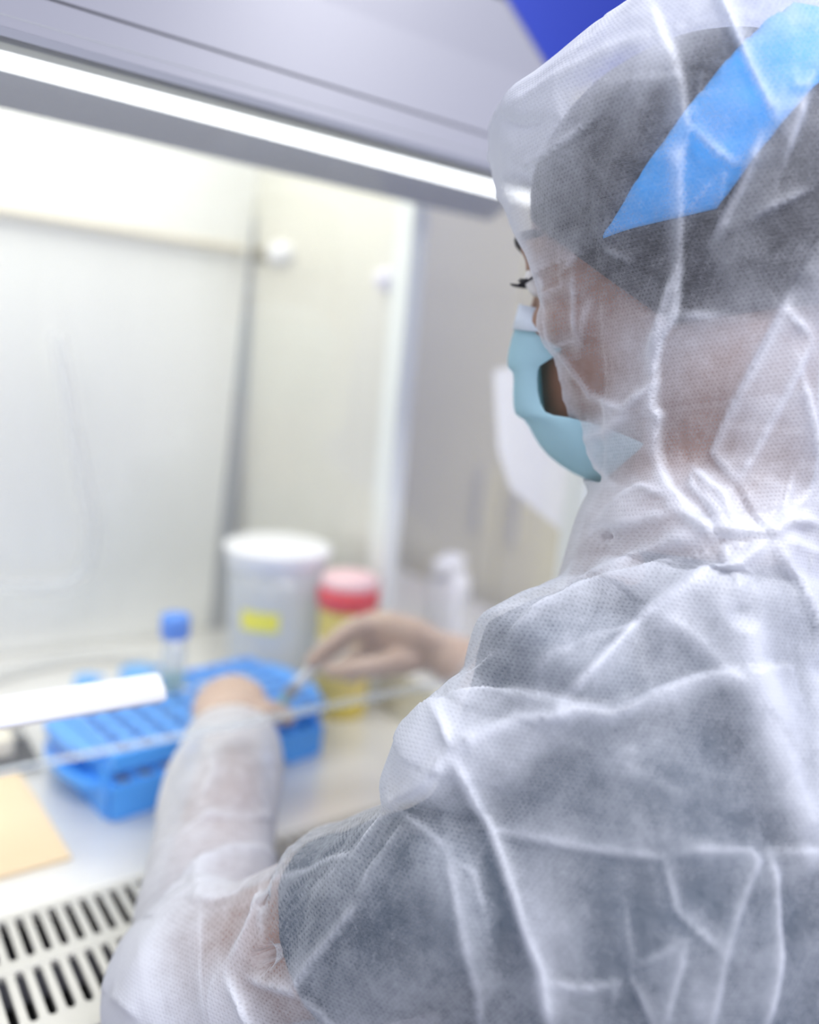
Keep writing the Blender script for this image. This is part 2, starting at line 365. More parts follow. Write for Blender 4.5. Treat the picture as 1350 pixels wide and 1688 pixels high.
# ------------------------------------------------------------------ things on the work surface
def tube_rack():
    ang = math.radians(8); t = empty('tube_rack', (0.363, 0.862, BENCH), ang)
    tag(t, 'bright blue plastic test tube rack with a grid of round holes under the left hand', 'tube rack')
    nx, ny, p, r = 10, 6, 0.0252, 0.0092
    W, D = nx * p + 0.012, ny * p + 0.010
    def shelf(name, z, th, skirt, rr):
        bm = bmesh.new()
        for i in range(nx):
            for j in range(ny):
                cx, cy = (i - (nx - 1) / 2) * p, (j - (ny - 1) / 2) * p
                lay = []
                for zz in (z, z - th):
                    cs = [bm.verts.new((cx + sx * p / 2, cy + sy * p / 2, zz)) for sx, sy in ((1, 1), (-1, 1), (-1, -1), (1, -1))]
                    hs = [bm.verts.new((cx + rr * math.cos(PI / 4 + k * PI / 6), cy + rr * math.sin(PI / 4 + k * PI / 6), zz)) for k in range(12)]
                    for q in range(4):
                        f = [cs[q], cs[(q + 1) % 4]] + [hs[(3 * q + k) % 12] for k in (3, 2, 1, 0)]
                        bm.faces.new(f if zz == z else f[::-1])
                    lay.append(hs)
                for k in range(12): bm.faces.new((lay[0][k], lay[1][k], lay[1][(k + 1) % 12], lay[0][(k + 1) % 12]))
        bmesh.ops.remove_doubles(bm, verts=bm.verts, dist=1e-5)
        # rolled rim round the plate
        x0, y0 = nx * p / 2, ny * p / 2
        for a, b, c_, d in ((-x0 - 0.006, x0 + 0.006, y0, y0 + 0.005), (-x0 - 0.006, x0 + 0.006, -y0 - 0.005, -y0), (-x0 - 0.006, -x0, -y0, y0), (x0, x0 + 0.006, -y0, y0)):
            box(bm, a, b, c_, d, z - skirt, z + 0.0015)
        o = bm_obj(name, bm, RACKB); o.parent = t; return o
    shelf('top_shelf', 0.070, 0.003, 0.014, r)
    shelf('lower_shelf', 0.036, 0.003, 0.010, r)
    # rounded grip ears on both ends
    for s in (-1, 1):
        bm = bmesh.new(); x = s * (W / 2)
        for z in (0.058, 0.026):
            pts = [(x, -0.060), (x + s * 0.016, -0.050), (x + s * 0.024, -0.015), (x + s * 0.024, 0.030), (x + s * 0.014, 0.055), (x, 0.062)]
            prism(bm, pts if s > 0 else pts[::-1], 'z', z, z + 0.012)
        o = bm_obj('grip_ear', bm, RACKB, bevel=0.003); o.parent = t
        bm = bmesh.new(); box(bm, x - 0.002 - (0.004 if s > 0 else 0), x + 0.002 + (0 if s > 0 else 0.004), -D / 2 + 0.01, D / 2 - 0.01, 0.0, 0.058); o = bm_obj('end_panel', bm, RACKB); o.parent = t
    # scalloped front and rear skirts that stand on the bench
    for s in (-1, 1):
        bm = bmesh.new(); pts = [(-W / 2, 0.036), (-W / 2, 0.002), (-W / 2 + 0.012, 0.0), (-W / 2 + 0.045, 0.0)]
        for k in range(1, 12):
            a = k / 12; pts.append((-W / 2 + 0.045 + a * (W - 0.09), 0.017 * math.sin(PI * a) ** 0.6))
        pts += [(W / 2 - 0.045, 0.0), (W / 2 - 0.012, 0.0), (W / 2, 0.002), (W / 2, 0.036)]
        y = s * (D / 2 - 0.003); prism(bm, pts, 'y', y - 0.002, y + 0.002); o = bm_obj('skirt', bm, RACKB); o.parent = t
    return t
tube_rack()

def conical_tube():
    b = Vector((0.354, 0.900, BENCH + 0.002))
    t = empty('centrifuge_tube', b); tag(t, 'clear conical tube with blue screw cap standing upright in the blue rack', 'test tube')
    r = 0.0092
    bm = bmesh.new(); lathe(bm, [(0.002, 0.006), (0.006, 0.016), (r, 0.030), (r, 0.07), (0.0135, 0.078), (0.0137, 0.138)], 24); o = bm_obj('tube_body', bm, CLEART, smooth=True); o.parent = t
    bm = bmesh.new(); lathe(bm, [(0.0155, 0.134), (0.0168, 0.136), (0.0168, 0.156), (0.0158, 0.160), (0.012, 0.161)], 28); o = bm_obj('screw_cap', bm, CAPB, smooth=True); o.parent = t
    bm = bmesh.new(); lathe(bm, [(0.0085, 0.05), (0.0085, 0.069), (0.0128, 0.079), (0.0128, 0.088)], 20); o = bm_obj('liquid', bm, thin_mat('green_liquid', (0.45, 0.72, 0.45), 0.6, 0.5)); o.parent = t
conical_tube()

def blue_caps():
    # little blue parts showing behind the sash handle
    for i, (px, py, sx, lab) in enumerate(((142, 1122, 0.016, 'small pale blue snap cap lying behind the rack, nearer the left edge'), (226, 1109, 0.024, 'larger blue snap cap lying behind the rack beside the clear tube'))):
        p = on_z(px, py, BENCH + 0.012)
        t = empty('snap_cap', (p.x, p.y, BENCH)); tag(t, lab, 'cap')
        bm = bmesh.new(); lathe(bm, [(sx, 0), (sx, 0.014), (sx * 0.92, 0.018), (sx * 0.5, 0.019)], 20); o = bm_obj('cap_shell', bm, mat('sky_blue_plastic', (0.10, 0.42, 0.88), 0.4), smooth=False, bevel=0.001); o.parent = t
        bm = bmesh.new(); box(bm, sx * 0.9, sx * 1.5, -0.005, 0.005, 0.012, 0.016); o = bm_obj('tab', bm, mat('sky_blue_plastic', (0, 0, 0))); o.parent = t
blue_caps()

def container():
    b = Vector((0.536, 1.002, BENCH)); t = empty('sample_container', b); tag(t, 'tall frosted plastic container with a wide white lid and a yellow label', 'container')
    bm = bmesh.new(); lathe(bm, [(0.056, 0.0), (0.058, 0.004), (0.060, 0.06), (0.063, 0.15), (0.0645, 0.185)], 48); o = bm_obj('container_body', bm, CLEARP, smooth=True); o.parent = t
    bm = bmesh.new(); lathe(bm, [(0.066, 0.183), (0.0685, 0.186), (0.0695, 0.200), (0.0735, 0.206), (0.0735, 0.211), (0.066, 0.2145), (0.058, 0.213), (0.03, 0.212)], 48); o = bm_obj('lid', bm, WHITEP, smooth=True); o.parent = t
    d = (Vector((0, 0, 0)) - b); a0 = math.atan2(d.y, d.x) - 0.30
    bm = bmesh.new(); n = 10; rows = []
    for z in (0.106, 0.132): rows.append([bm.verts.new((0.0640 * math.cos(a0 - 0.42 + 0.84 * k / n), 0.0640 * math.sin(a0 - 0.42 + 0.84 * k / n), z)) for k in range(n + 1)])
    for k in range(n): bm.faces.new((rows[0][k], rows[0][k + 1], rows[1][k + 1], rows[1][k]))
    o = bm_obj('label', bm, YELLOW); o.parent = t
    so = o.modifiers.new('s', 'SOLIDIFY'); so.thickness = 0.0006
    # moulded ribs on the wall
    bm = bmesh.new()
    for k in range(16):
        a = 2 * PI * k / 16; bmx = Matrix.Rotation(a, 4, 'Z')
        vs = [bmx @ Vector(v) for v in ((0.0595, -0.0012, 0.02), (0.0605, 0, 0.02), (0.0595, 0.0012, 0.02), (0.0640, -0.0012, 0.178), (0.0652, 0, 0.178), (0.0640, 0.0012, 0.178))]
        q = [bm.verts.new(v) for v in vs]
        bm.faces.new((q[0], q[1], q[4], q[3])); bm.faces.new((q[1], q[2], q[5], q[4])); bm.faces.new((q[0], q[3], q[5], q[2]))
    o = bm_obj('wall_ribs', bm, CLEARP); o.parent = t
container()

def sharps():
    b = Vector((0.592, 0.902, BENCH)); t = empty('sharps_container', b); tag(t, 'yellow sharps container with a red and pink lid behind the right hand', 'sharps bin')
    bm = bmesh.new(); lathe(bm, [(0.034, 0), (0.036, 0.004), (0.0385, 0.150), (0.0385, 0.152)], 36); o = bm_obj('bin_body', bm, SHARPY, smooth=True); o.parent = t
    bm = bmesh.new(); lathe(bm, [(0.0395, 0.148), (0.041, 0.150), (0.041, 0.172), (0.039, 0.176)], 36); o = bm_obj('lid_ring', bm, REDP, smooth=True); o.parent = t
    bm = bmesh.new(); lathe(bm, [(0.039, 0.174), (0.038, 0.186), (0.032, 0.192), (0.012, 0.193)], 36); l = bm_obj('lid_top', bm, PINKP, smooth=True); l.parent = t
    bm = bmesh.new(); lathe(bm, [(0.0375, 0.060), (0.0378, 0.060), (0.0384, 0.105), (0.0381, 0.105)], 36); o = bm_obj('warning_band', bm, mat('pale_print', (0.92, 0.85, 0.7), 0.6)); o.parent = t
sharps()

def bench_bottle():
    # on a side bench outside the chamber, seen through the side window
    t = empty('side_bench', (0.95, 1.1, 0)); tag(t, 'pale side bench beyond the cabinet window', 'bench')
    bm = bmesh.new(); box(bm, 0.76, 1.13, 0.70, 1.60, BENCH - 0.03, BENCH); keep_world(bm_obj('bench_top', bm, mat('bench_grey', (0.55, 0.54, 0.50), 0.5), bevel=0.003), t)
    for x in (0.78, 1.08):
        for y in (0.72, 1.55):
            bm = bmesh.new(); box(bm, x, x + 0.04, y, y + 0.04, 0, BENCH - 0.03); keep_world(bm_obj('leg', bm, PAINT), t)
    p = Vector((0.835, 0.985, BENCH)); b = empty('wash_bottle', p, 0.6); tag(b, 'white squared plastic bottle with a nozzle cap beyond the side window', 'bottle')
    bm = bmesh.new(); rings_loft(bm, [((0, 0, 0), (0.037, 0, 0), (0, 0.026, 0), 5), ((0, 0, 0.004), (0.040, 0, 0), (0, 0.029, 0), 5), ((0, 0, 0.135), (0.040, 0, 0), (0, 0.029, 0), 5), ((0, 0, 0.150), (0.034, 0, 0), (0, 0.024, 0), 4), ((0, 0, 0.157), (0.018, 0, 0), (0, 0.018, 0))], 36); o = bm_obj('bottle_body', bm, WHITEP, smooth=True); o.parent = b
    bm = bmesh.new(); box(bm, -0.050, 0.030, -0.017, 0.017, 0.157, 0.178); o = bm_obj('nozzle_cap', bm, WHITEP, bevel=0.004); o.parent = b
    bm = bmesh.new()
    for k, (z, w) in enumerate(((0.118, 0.018), (0.105, 0.024), (0.092, 0.015))): box(bm, -w, w, -0.0296, -0.0288, z, z + 0.006)
    o = bm_obj('print_lines', bm, INK); o.parent = b
bench_bottle()

def cupboard():
    t = empty('tall_cupboard', (1.40, 1.25, 0)); tag(t, 'tall beige cupboard standing beyond the side window', 'cupboard')
    bm = bmesh.new(); box(bm, 1.20, 1.60, 0.55, 1.96, 0.06, 1.72); keep_world(bm_obj('carcass', bm, BEIGEW, bevel=0.004), t)
    bm = bmesh.new(); box(bm, 1.22, 1.60, 0.57, 1.94, 0.0, 0.06); keep_world(bm_obj('plinth', bm, DARKG), t)
    for y in (0.56, 1.26):
        bm = bmesh.new(); box(bm, 1.182, 1.20, y, y + 0.69, 0.075, 1.70); d = keep_world(bm_obj('door', bm, BEIGEW, bevel=0.003), t)
        bm = bmesh.new(); yy = y + (0.63 if y < 1 else 0.045); box(bm, 1.165, 1.182, yy, yy + 0.012, 0.85, 0.99); h = bm_obj('handle', bm, GRILLE, bevel=0.003); h.parent = d; h.matrix_parent_inverse = Matrix.Identity(4)
cupboard()

def wall_sheet():
    # sheet of paper taped inside the side window, its lower edge curling
    pts = [on_x(815, 612, 0.656), on_x(990, 560, 0.656), on_x(946, 893, 0.656), on_x(905, 858, 0.656), on_x(842, 805, 0.656), on_x(822, 740, 0.656)]
    bm = bmesh.new(); vs = [bm.verts.new((p.x - 0.0005, p.y, p.z)) for p in pts]; f = bm.faces.new(vs)
    g = bmesh.ops.extrude_face_region(bm, geom=[f]); bmesh.ops.translate(bm, vec=(-0.0008, 0, 0), verts=[v for v in g['geom'] if isinstance(v, bmesh.types.BMVert)])
    tag(bm_obj('paper_sheet', bm, PAPER), 'white paper sheet taped to the side window behind the face mask', 'paper')
wall_sheet()

def left_things():
    # manila card on the tray
    c = [on_z(x, y, BENCH + 0.003) for x, y in ((118, 1412), (-60, 1462), (-70, 1250), (8, 1240), (62, 1318))]
    bm = bmesh.new(); prism(bm, [(p.x, p.y) for p in c], 'z', BENCH + 0.0004, BENCH + 0.004)
    tag(bm_obj('card_folder', bm, MANILA, bevel=0.0006), 'pale manila card lying on the steel tray behind the grille', 'card')
    # cream clip-shaped holder with a dark pad
    t = empty('tube_holder', (0.165, 0.955, BENCH)); tag(t, 'cream plastic holder with a black pad left of the blue rack', 'holder')
    def part(n, m, x0, x1, y0, y1, z0, z1, bev=0.003):
        bm = bmesh.new(); box(bm, x0, x1, y0, y1, z0, z1); return keep_world(bm_obj(n, bm, m, bevel=bev), t)
    part('pad', BLACK, 0.12, 0.210, 0.905, 0.985, BENCH, BENCH + 0.010)
    part('holder_body', CREAM, 0.10, 0.205, 0.965, 1.000, BENCH + 0.010, BENCH + 0.036)
    part('holder_arm', CREAM, 0.165, 0.187, 0.925, 0.965, BENCH + 0.010, BENCH + 0.032)
    part('holder_back', mat('tan_plastic', (0.48, 0.38, 0.25), 0.5), 0.06, 0.15, 0.93, 0.962, BENCH + 0.004, BENCH + 0.022)
    # milky hose lying along the back and a clear hose hanging in a loop
    P = [on_z(x, y, BENCH + 0.012) for x, y in ((-120, 1150), (-40, 1122), (60, 1094), (150, 1080), (225, 1082), (262, 1092))]
    pts = catmull([(p.x, p.y, p.z, 0.0115) for p in P], 6)
    bm = bmesh.new(); tube(bm, pts, 14); tag(bm_obj('milky_hose', bm, HOSE, smooth=True), 'milky plastic hose lying along the back of the tray', 'hose')
    P = [on_y(x, y, YB - 0.03) for x, y in ((96, 560), (118, 700), (140, 810), (150, 880), (140, 935), (105, 962), (40, 966), (-60, 960), (-200, 950))]
    pts = catmull([(p.x, p.y, p.z, 0.009) for p in P], 6)
    bm = bmesh.new(); tube(bm, pts, 12); tag(bm_obj('hanging_hose', bm, thin_mat('clear_hose', (0.86, 0.88, 0.92), 0.30, 0.4, 0.05, 0.2), smooth=True), 'clear plastic hose hanging in a bend against the back panel', 'hose')
left_things()

# ------------------------------------------------------------------ the person
HEAD_H, HEAD_P = math.radians(-28), math.radians(14)
hF = Vector((math.sin(HEAD_H) * math.cos(HEAD_P), math.cos(HEAD_H) * math.cos(HEAD_P), -math.sin(HEAD_P)))
hR = Vector((math.cos(HEAD_H), -math.sin(HEAD_H), 0)); hU = hR.cross(hF)
HM = Matrix((hR, hF, hU)).transposed()
H0 = at(880, 466, 0.53) - HM @ Vector((-0.032, 0.080, 0.0))
def HL(x, y, z): return H0 + HM @ Vector((x, y, z))
def HLinv(a):                                   # world points (n,3) -> head coordinates
    return (a - np.array(H0)) @ np.array(HM)

def skin_mat():
    m = mat('brown_skin', (0.30, 0.155, 0.095), 0.5, var=0.12, vscale=30, bump=0.06, bscale=700)
    m.node_tree.nodes['Principled BSDF'].inputs['Subsurface Weight'].default_value = 0.0
    return m
SKIN = skin_mat()
HANDSKIN = mat('hand_skin', (0.68, 0.45, 0.29), 0.5, var=0.08, vscale=40)
SCRUB = mat('slate_scrub_cloth', (0.018, 0.042, 0.070), 0.9, bump=0.3, bscale=900, var=0.25, vscale=25)
HAIRM = mat('dark_hair', (0.012, 0.012, 0.016), 0.55, bump=0.5, bscale=400, stretch=(1, 1, 6))
BANDM = mat('sky_blue_cap_cloth', (0.06, 0.36, 0.80), 0.9, var=0.2, vscale=30, bump=0.2, bscale=200)

# limb joints
S_L = at(805, 1455, 0.460); E_L = at(335, 1605, 0.570); W_L = at(386, 1200, 0.855)
S_R = Vector((0.600, 0.315, 0.955)); E_R = Vector((0.715, 0.425, 0.760)); W_R = at(742, 1082, 0.93)
NECK_B = Vector((0.437, 0.300, 1.105))

def mix(a, b, t): return Vector(a) * (1 - t) + Vector(b) * t
def lp(a, b, ts_r):
    return [(*mix(a, b, t), r) for t, r in ts_r]

# fingers as pixel + depth chains
L_PALM = [at(386, 1205, .855), at(380, 1172, .885), at(378, 1150, .915)]
L_FING = [
    [at(352, 1154, .915), at(343, 1156, .945), at(346, 1172, .950), at(356, 1180, .938)],
    [at(368, 1144, .92), at(366, 1148, .955), at(371, 1168, .958), at(384, 1178, .942)],
    [at(386, 1144, .92), at(392, 1150, .955), at(402, 1170, .955), at(414, 1180, .938)],
    [at(404, 1152, .915), at(418, 1158, .940), at(434, 1174, .938), at(446, 1182, .925)]]
L_THUMB = [at(416, 1190, .868), at(440, 1176, .884), at(460, 1176, .900), at(474, 1183, .910)]
R_PALM = [at(742, 1082, .93), at(690, 1064, .94), at(640, 1048, .95)]
R_FING = [
    [at(632, 1032, .935), at(590, 1030, .925), at(548, 1058, .925), at(512, 1090, .93)],
    [at(638, 1040, .955), at(594, 1042, .952), at(552, 1066, .945), at(518, 1096, .94)],
    [at(642, 1060, .965), at(604, 1072, .972), at(574, 1092, .965), at(556, 1108, .955)],
    [at(648, 1074, .965), at(616, 1090, .972), at(592, 1106, .965), at(578, 1116, .955)]]
R_THUMB = [at(676, 1088, .925), at(630, 1096, .915), at(582, 1102, .918), at(544, 1104, .925)]

def hand_parts(bm, palm, fing, thumb, nrm, grow=0.0):
    sq = Vector(nrm).normalized()
    tube(bm, [(*palm[0], 0.027 + grow), (*palm[1], 0.040 + grow), (*palm[2], 0.038 + grow)], 18, squash=(sq, 0.55))
    for i, f in enumerate(fing):
        r = (0.0088, 0.0098, 0.0098, 0.0092)[i] + grow
        tube(bm, catmull([(*p, q) for p, q in zip(f, (r * 1.12, r * 1.05, r * 0.95, r * 0.78))], 4), 12)
        tube(bm, [(*palm[1], 0.010 + grow), (*f[0], r * 1.12)], 10)
    tube(bm, catmull([(*p, q + grow) for p, q in zip(thumb, (0.0155, 0.0125, 0.0108, 0.0085))], 4), 12)
nL = (L_PALM[2] - L_PALM[0]).cross(L_FING[3][0] - L_FING[0][0])
nR = (R_PALM[2] - R_PALM[0]).cross(R_FING[3][0] - R_FING[0][0])

def head_shapes(bm):
    def E(c, r, n=24):
        s = bmesh.ops.create_uvsphere(bm, u_segments=n, v_segments=n // 2, radius=1.0)
        for v in s['verts']: v.co = HL(c[0] + v.co.x * r[0], c[1] + v.co.y * r[1], c[2] + v.co.z * r[2])
    E((0, -0.015, 0.035), (0.076, 0.099, 0.088), 36)
    rings_loft(bm, [(HL(0, cy, z), hR * rx, hF * ry, 2.2) for z, cy, rx, ry in ((-0.116, 0.062, 0.020, 0.020), (-0.108, 0.056, 0.032, 0.032), (-0.09, 0.045, 0.044, 0.046), (-0.065, 0.032, 0.054, 0.058), (-0.03, 0.018, 0.064, 0.069), (0.0, 0.010, 0.068, 0.074), (0.05, 0.0, 0.072, 0.083))], 36)
    tube(bm, [(*HL(0, 0.080, 0.002), 0.008), (*HL(0, 0.087, -0.018), 0.009), (*HL(0, 0.092, -0.036), 0.011)], 14)          # nose
    for s in (-1, 1):
        tube(bm, [(*HL(s * 0.011, 0.084, -0.038), 0.008), (*HL(s * 0.015, 0.078, -0.036), 0.007)], 10)                     # nostrils
        tube(bm, [(*HL(s * 0.014, 0.080, 0.020), 0.009), (*HL(s * 0.034, 0.077, 0.022), 0.009), (*HL(s * 0.052, 0.060, 0.016), 0.009)], 12)   # brow ridge
        tube(bm, [(*HL(s * 0.030, 0.068, -0.030), 0.020), (*HL(s * 0.050, 0.050, -0.030), 0.018)], 12)                     # cheek
        tube(bm, [(*HL(s * 0.020, 0.078, 0.008), 0.006), (*HL(s * 0.033, 0.079, 0.009), 0.006), (*HL(s * 0.045, 0.070, 0.006), 0.006)], 10)   # upper lid
        tube(bm, catmull([(*HL(s * 0.066, 0.0, 0.010), 0.006), (*HL(s * 0.070, -0.016, 0.010), 0.006), (*HL(s * 0.070, -0.022, -0.006), 0.006), (*HL(s * 0.069, -0.010, -0.028), 0.006)], 4), 8)   # ear
        tube(bm, [(*HL(s * 0.069, -0.006, 0.01), 0.010), (*HL(s * 0.069, -0.006, -0.015), 0.009)], 8)
    tube(bm, [(*HL(-0.02, 0.078, -0.070), 0.006), (*HL(0, 0.086, -0.069), 0.007), (*HL(0.02, 0.078, -0.070), 0.006)], 10)  # lips
    tube(bm, [(*HL(-0.018, 0.076, -0.080), 0.006), (*HL(0, 0.083, -0.081), 0.008), (*HL(0.018, 0.076, -0.080), 0.006)], 10)
    tube(bm, [(*HL(0, -0.025, -0.03), 0.056), (*mix(HL(0, -0.03, -0.09), NECK_B, 0.4), 0.056), (*NECK_B, 0.060), (*(NECK_B - Vector((0, 0, 0.06))), 0.07)], 28)

TORSO = [  # z, cx, cy, rx, ry
    (0.47, 0.450, 0.235, 0.150, 0.115), (0.52, 0.450, 0.225, 0.180, 0.130), (0.62, 0.450, 0.225, 0.160, 0.118), (0.74, 0.447, 0.240, 0.150, 0.112),
    (0.86, 0.442, 0.265, 0.158, 0.118), (0.95, 0.442, 0.283, 0.150, 0.112), (1.01, 0.440, 0.292, 0.124, 0.090), (1.06, 0.444, 0.284, 0.084, 0.058), (1.10, 0.444, 0.282, 0.054, 0.046)]
def torso(bm, g, zmin=0, pw=2.4):
    rings_loft(bm, [((cx, cy, z), (rx + g, 0, 0), (0, ry + g, 0), pw) for z, cx, cy, rx, ry in TORSO if z >= zmin], 48)
def shoulders(bm, g):
    tube(bm, [(0.322, 0.300, 0.940, 0.046 + g), (0.346, 0.300, 1.022, 0.053 + g), (0.438, 0.288, 1.044, 0.056 + g), (0.526, 0.305, 1.000, 0.052 + g), (0.592, 0.312, 0.965, 0.048 + g)], 24)
KNEE = {-1: Vector((0.330, 0.640, 0.455)), 1: Vector((0.560, 0.640, 0.455))}
HIP = {-1: Vector((0.365, 0.250, 0.535)), 1: Vector((0.535, 0.250, 0.535))}
FOOT = {-1: Vector((0.330, 0.600, 0.09)), 1: Vector((0.560, 0.600, 0.09))}
def legs(bm, g):
    for s in (-1, 1):
        tube(bm, [(*HIP[s], 0.082 + g), (*mix(HIP[s], KNEE[s], 0.5), 0.072 + g), (*KNEE[s], 0.056 + g)], 20)
        tube(bm, [(*KNEE[s], 0.054 + g), (*mix(KNEE[s], FOOT[s], 0.35), 0.052 + g), (*FOOT[s], 0.036 + g)], 18)
        tube(bm, [(FOOT[s].x, FOOT[s].y - 0.01, 0.042, 0.034), (FOOT[s].x, FOOT[s].y + 0.07, 0.036, 0.032), (FOOT[s].x, FOOT[s].y + 0.15, 0.030, 0.026)], 16)

person = empty('person', (0.45, 0.25, 0.0))
tag(person, 'person seen from behind in translucent white hooded coverall and aqua mask, hands at rack', 'person')

def mask_faces(o_mesh, fn, mi):
    for p in o_mesh.polygons:
        if fn(p.center): p.material_index = mi

def build_body():
    bm = bmesh.new()
    head_shapes(bm); torso(bm, 0.0); shoulders(bm, 0.0); legs(bm, 0.0)
    for S, E_, W in ((S_L, E_L, W_L), (S_R, E_R, W_R)):
        tube(bm, lp(S, E_, ((0, 0.046), (0.3, 0.046), (0.7, 0.042), (1, 0.037))), 20)
        tube(bm, lp(E_, W, ((0, 0.037), (0.25, 0.040), (0.7, 0.032), (1, 0.026))), 20)
    hand_parts(bm, L_PALM, L_FING, L_THUMB, nL); hand_parts(bm, R_PALM, R_FING, R_THUMB, nR)
    me = voxel(bm, 0.0030, 4, 'body')
    o = link_mesh('body', me, SKIN, None); keep_world(o, person)
    me.materials.append(HANDSKIN)
    c = np.empty(len(me.polygons) * 3); me.polygons.foreach_get('center', c); c = c.reshape(-1, 3)
    mi = np.zeros(len(c), dtype=np.int32)
    for E_, W in ((E_L, W_L), (E_R, W_R)):
        ax = (W - E_).normalized(); d = (c - np.array(W)) @ np.array(ax)
        near = np.linalg.norm(c - np.array(W), axis=1) < 0.22
        mi[(d > -0.06) & near] = 1
    me.polygons.foreach_set('material_index', mi)
    return o
body = build_body()

def build_scrub():
    bm = bmesh.new(); torso(bm, 0.006, 0.6); shoulders(bm, 0.006); tube(bm, [(*(NECK_B - Vector((0, 0, 0.07))), 0.070), (*(NECK_B + Vector((0.003, -0.008, 0.01))), 0.0625)], 28)
    # short sleeves
    for S, E_ in ((S_L, E_L), (S_R, E_R)):
        tube(bm, lp(S, E_, ((0, 0.052), (0.15, 0.053), (0.42, 0.054), (0.50, 0.053))), 24)
    me = voxel(bm, 0.005, 4, 'scrub')
    def g(a):
        v = np.maximum(a[:, 2] - 1.108, 0.62 - a[:, 2])
        for S, E_ in ((S_L, E_L), (S_R, E_R)):
            ax = np.array((E_ - S).normalized()); p = np.array(mix(S, E_, 0.47)); d = a - p
            v = np.maximum(v, np.where(np.linalg.norm(d, axis=1) < 0.16, d @ ax, -0.1))
        return v
    cut(me, g)
    a = co_of(me); n = no_of(me)
    d = np.array([0.0035 * noise.noise(Vector(p) * 18) + 0.002 * noise.noise(Vector(p) * 45) for p in a]); set_co(me, a + n * d[:, None])
    o = link_mesh('scrub_top', me, SCRUB); keep_world(o, person); o['label'] = 'dark slate short sleeved scrub top showing through the coverall'
build_scrub()

def build_head_things():
    # hair: a close cap over the skull
    bm = bmesh.new(); s = bmesh.ops.create_uvsphere(bm, u_segments=96, v_segments=64, radius=1.0)
    for v in s['verts']:
        p = v.co.copy(); q = Vector((p.x * 0.092, -0.018 + p.y * 0.106, 0.027 + p.z * 0.098)) * (1 + 0.012 * noise.noise(p * 4)); v.co = HL(*q)
    o = bm_obj('hair', bm, HAIRM, smooth=True); keep_world(o, person)
    def hairline(a):
        h = HLinv(a); return np.maximum(h[:, 1] - 0.074, -0.044 + np.maximum(0, h[:, 1] + 0.005) - h[:, 2])
    cut(o.data, hairline)
    # blue cap band: slab of a larger skull surface, low at the temple and high at the back
    p0 = Vector((-0.086, -0.016, 0.015)); p1 = Vector((-0.070, -0.086, 0.088))
    dirn = (p1 - p0).normalized(); nrm = Vector((1, 0, 0)).cross(dirn).normalized()
    bm = bmesh.new(); s = bmesh.ops.create_uvsphere(bm, u_segments=96, v_segments=64, radius=1.0); kill = []
    for v in s['verts']:
        p = v.co.copy(); q = Vector((p.x * 0.0990, -0.018 + p.y * 0.116, 0.034 + p.z * 0.106))
        q *= 1 + 0.025 * noise.noise(p * 9) ; d = (q - p0).dot(nrm)
        v.co = HL(*q)
    o = bm_obj('cap_band', bm, BANDM, smooth=True); keep_world(o, person)
    cut(o.data, lambda a: np.maximum(np.abs((HLinv(a) - np.array(p0)) @ np.array(nrm)) - 0.021, 0.006 - HLinv(a)[:, 2])); o['label'] = 'sky blue cloth head band under the hood'
    so = o.modifiers.new('s', 'SOLIDIFY'); so.thickness = 0.0015
    # eyes, lashes, brows
    for s in (-1, 1):
        bm = bmesh.new(); q = bmesh.ops.create_uvsphere(bm, u_segments=20, v_segments=12, radius=0.0118)
        for v in q['verts']: v.co = HL(s * 0.032 + v.co.x, 0.0735 + v.co.y, 0.001 + v.co.z)
        keep_world(bm_obj('eye', bm, mat('eye_white', (0.8, 0.78, 0.75), 0.2), smooth=True), person)
        bm = bmesh.new()
        for k in range(13):
            a = -1 + 2 * k / 12; x = s * 0.033 + a * 0.014; y = 0.083 - 0.006 * abs(a) ** 2 - (0.005 if a * s > 0.6 else 0)
            tube(bm, [(*HL(x, y, 0.002), 0.0006), (*HL(x + a * 0.003, y + 0.006, -0.001), 0.0006), (*HL(x + a * 0.005, y + 0.0105, 0.0005), 0.0003)], 5)
        keep_world(bm_obj('eyelashes', bm, HAIRM), person)
        bm = bmesh.new(); tube(bm, catmull([(*HL(s * 0.012, 0.087, 0.022), 0.003), (*HL(s * 0.030, 0.0865, 0.028), 0.0038), (*HL(s * 0.048, 0.072, 0.026), 0.0025), (*HL(s * 0.056, 0.062, 0.020), 0.0015)], 4), 10)
        keep_world(bm_obj('eyebrow', bm, HAIRM, smooth=True), person)
build_head_things()

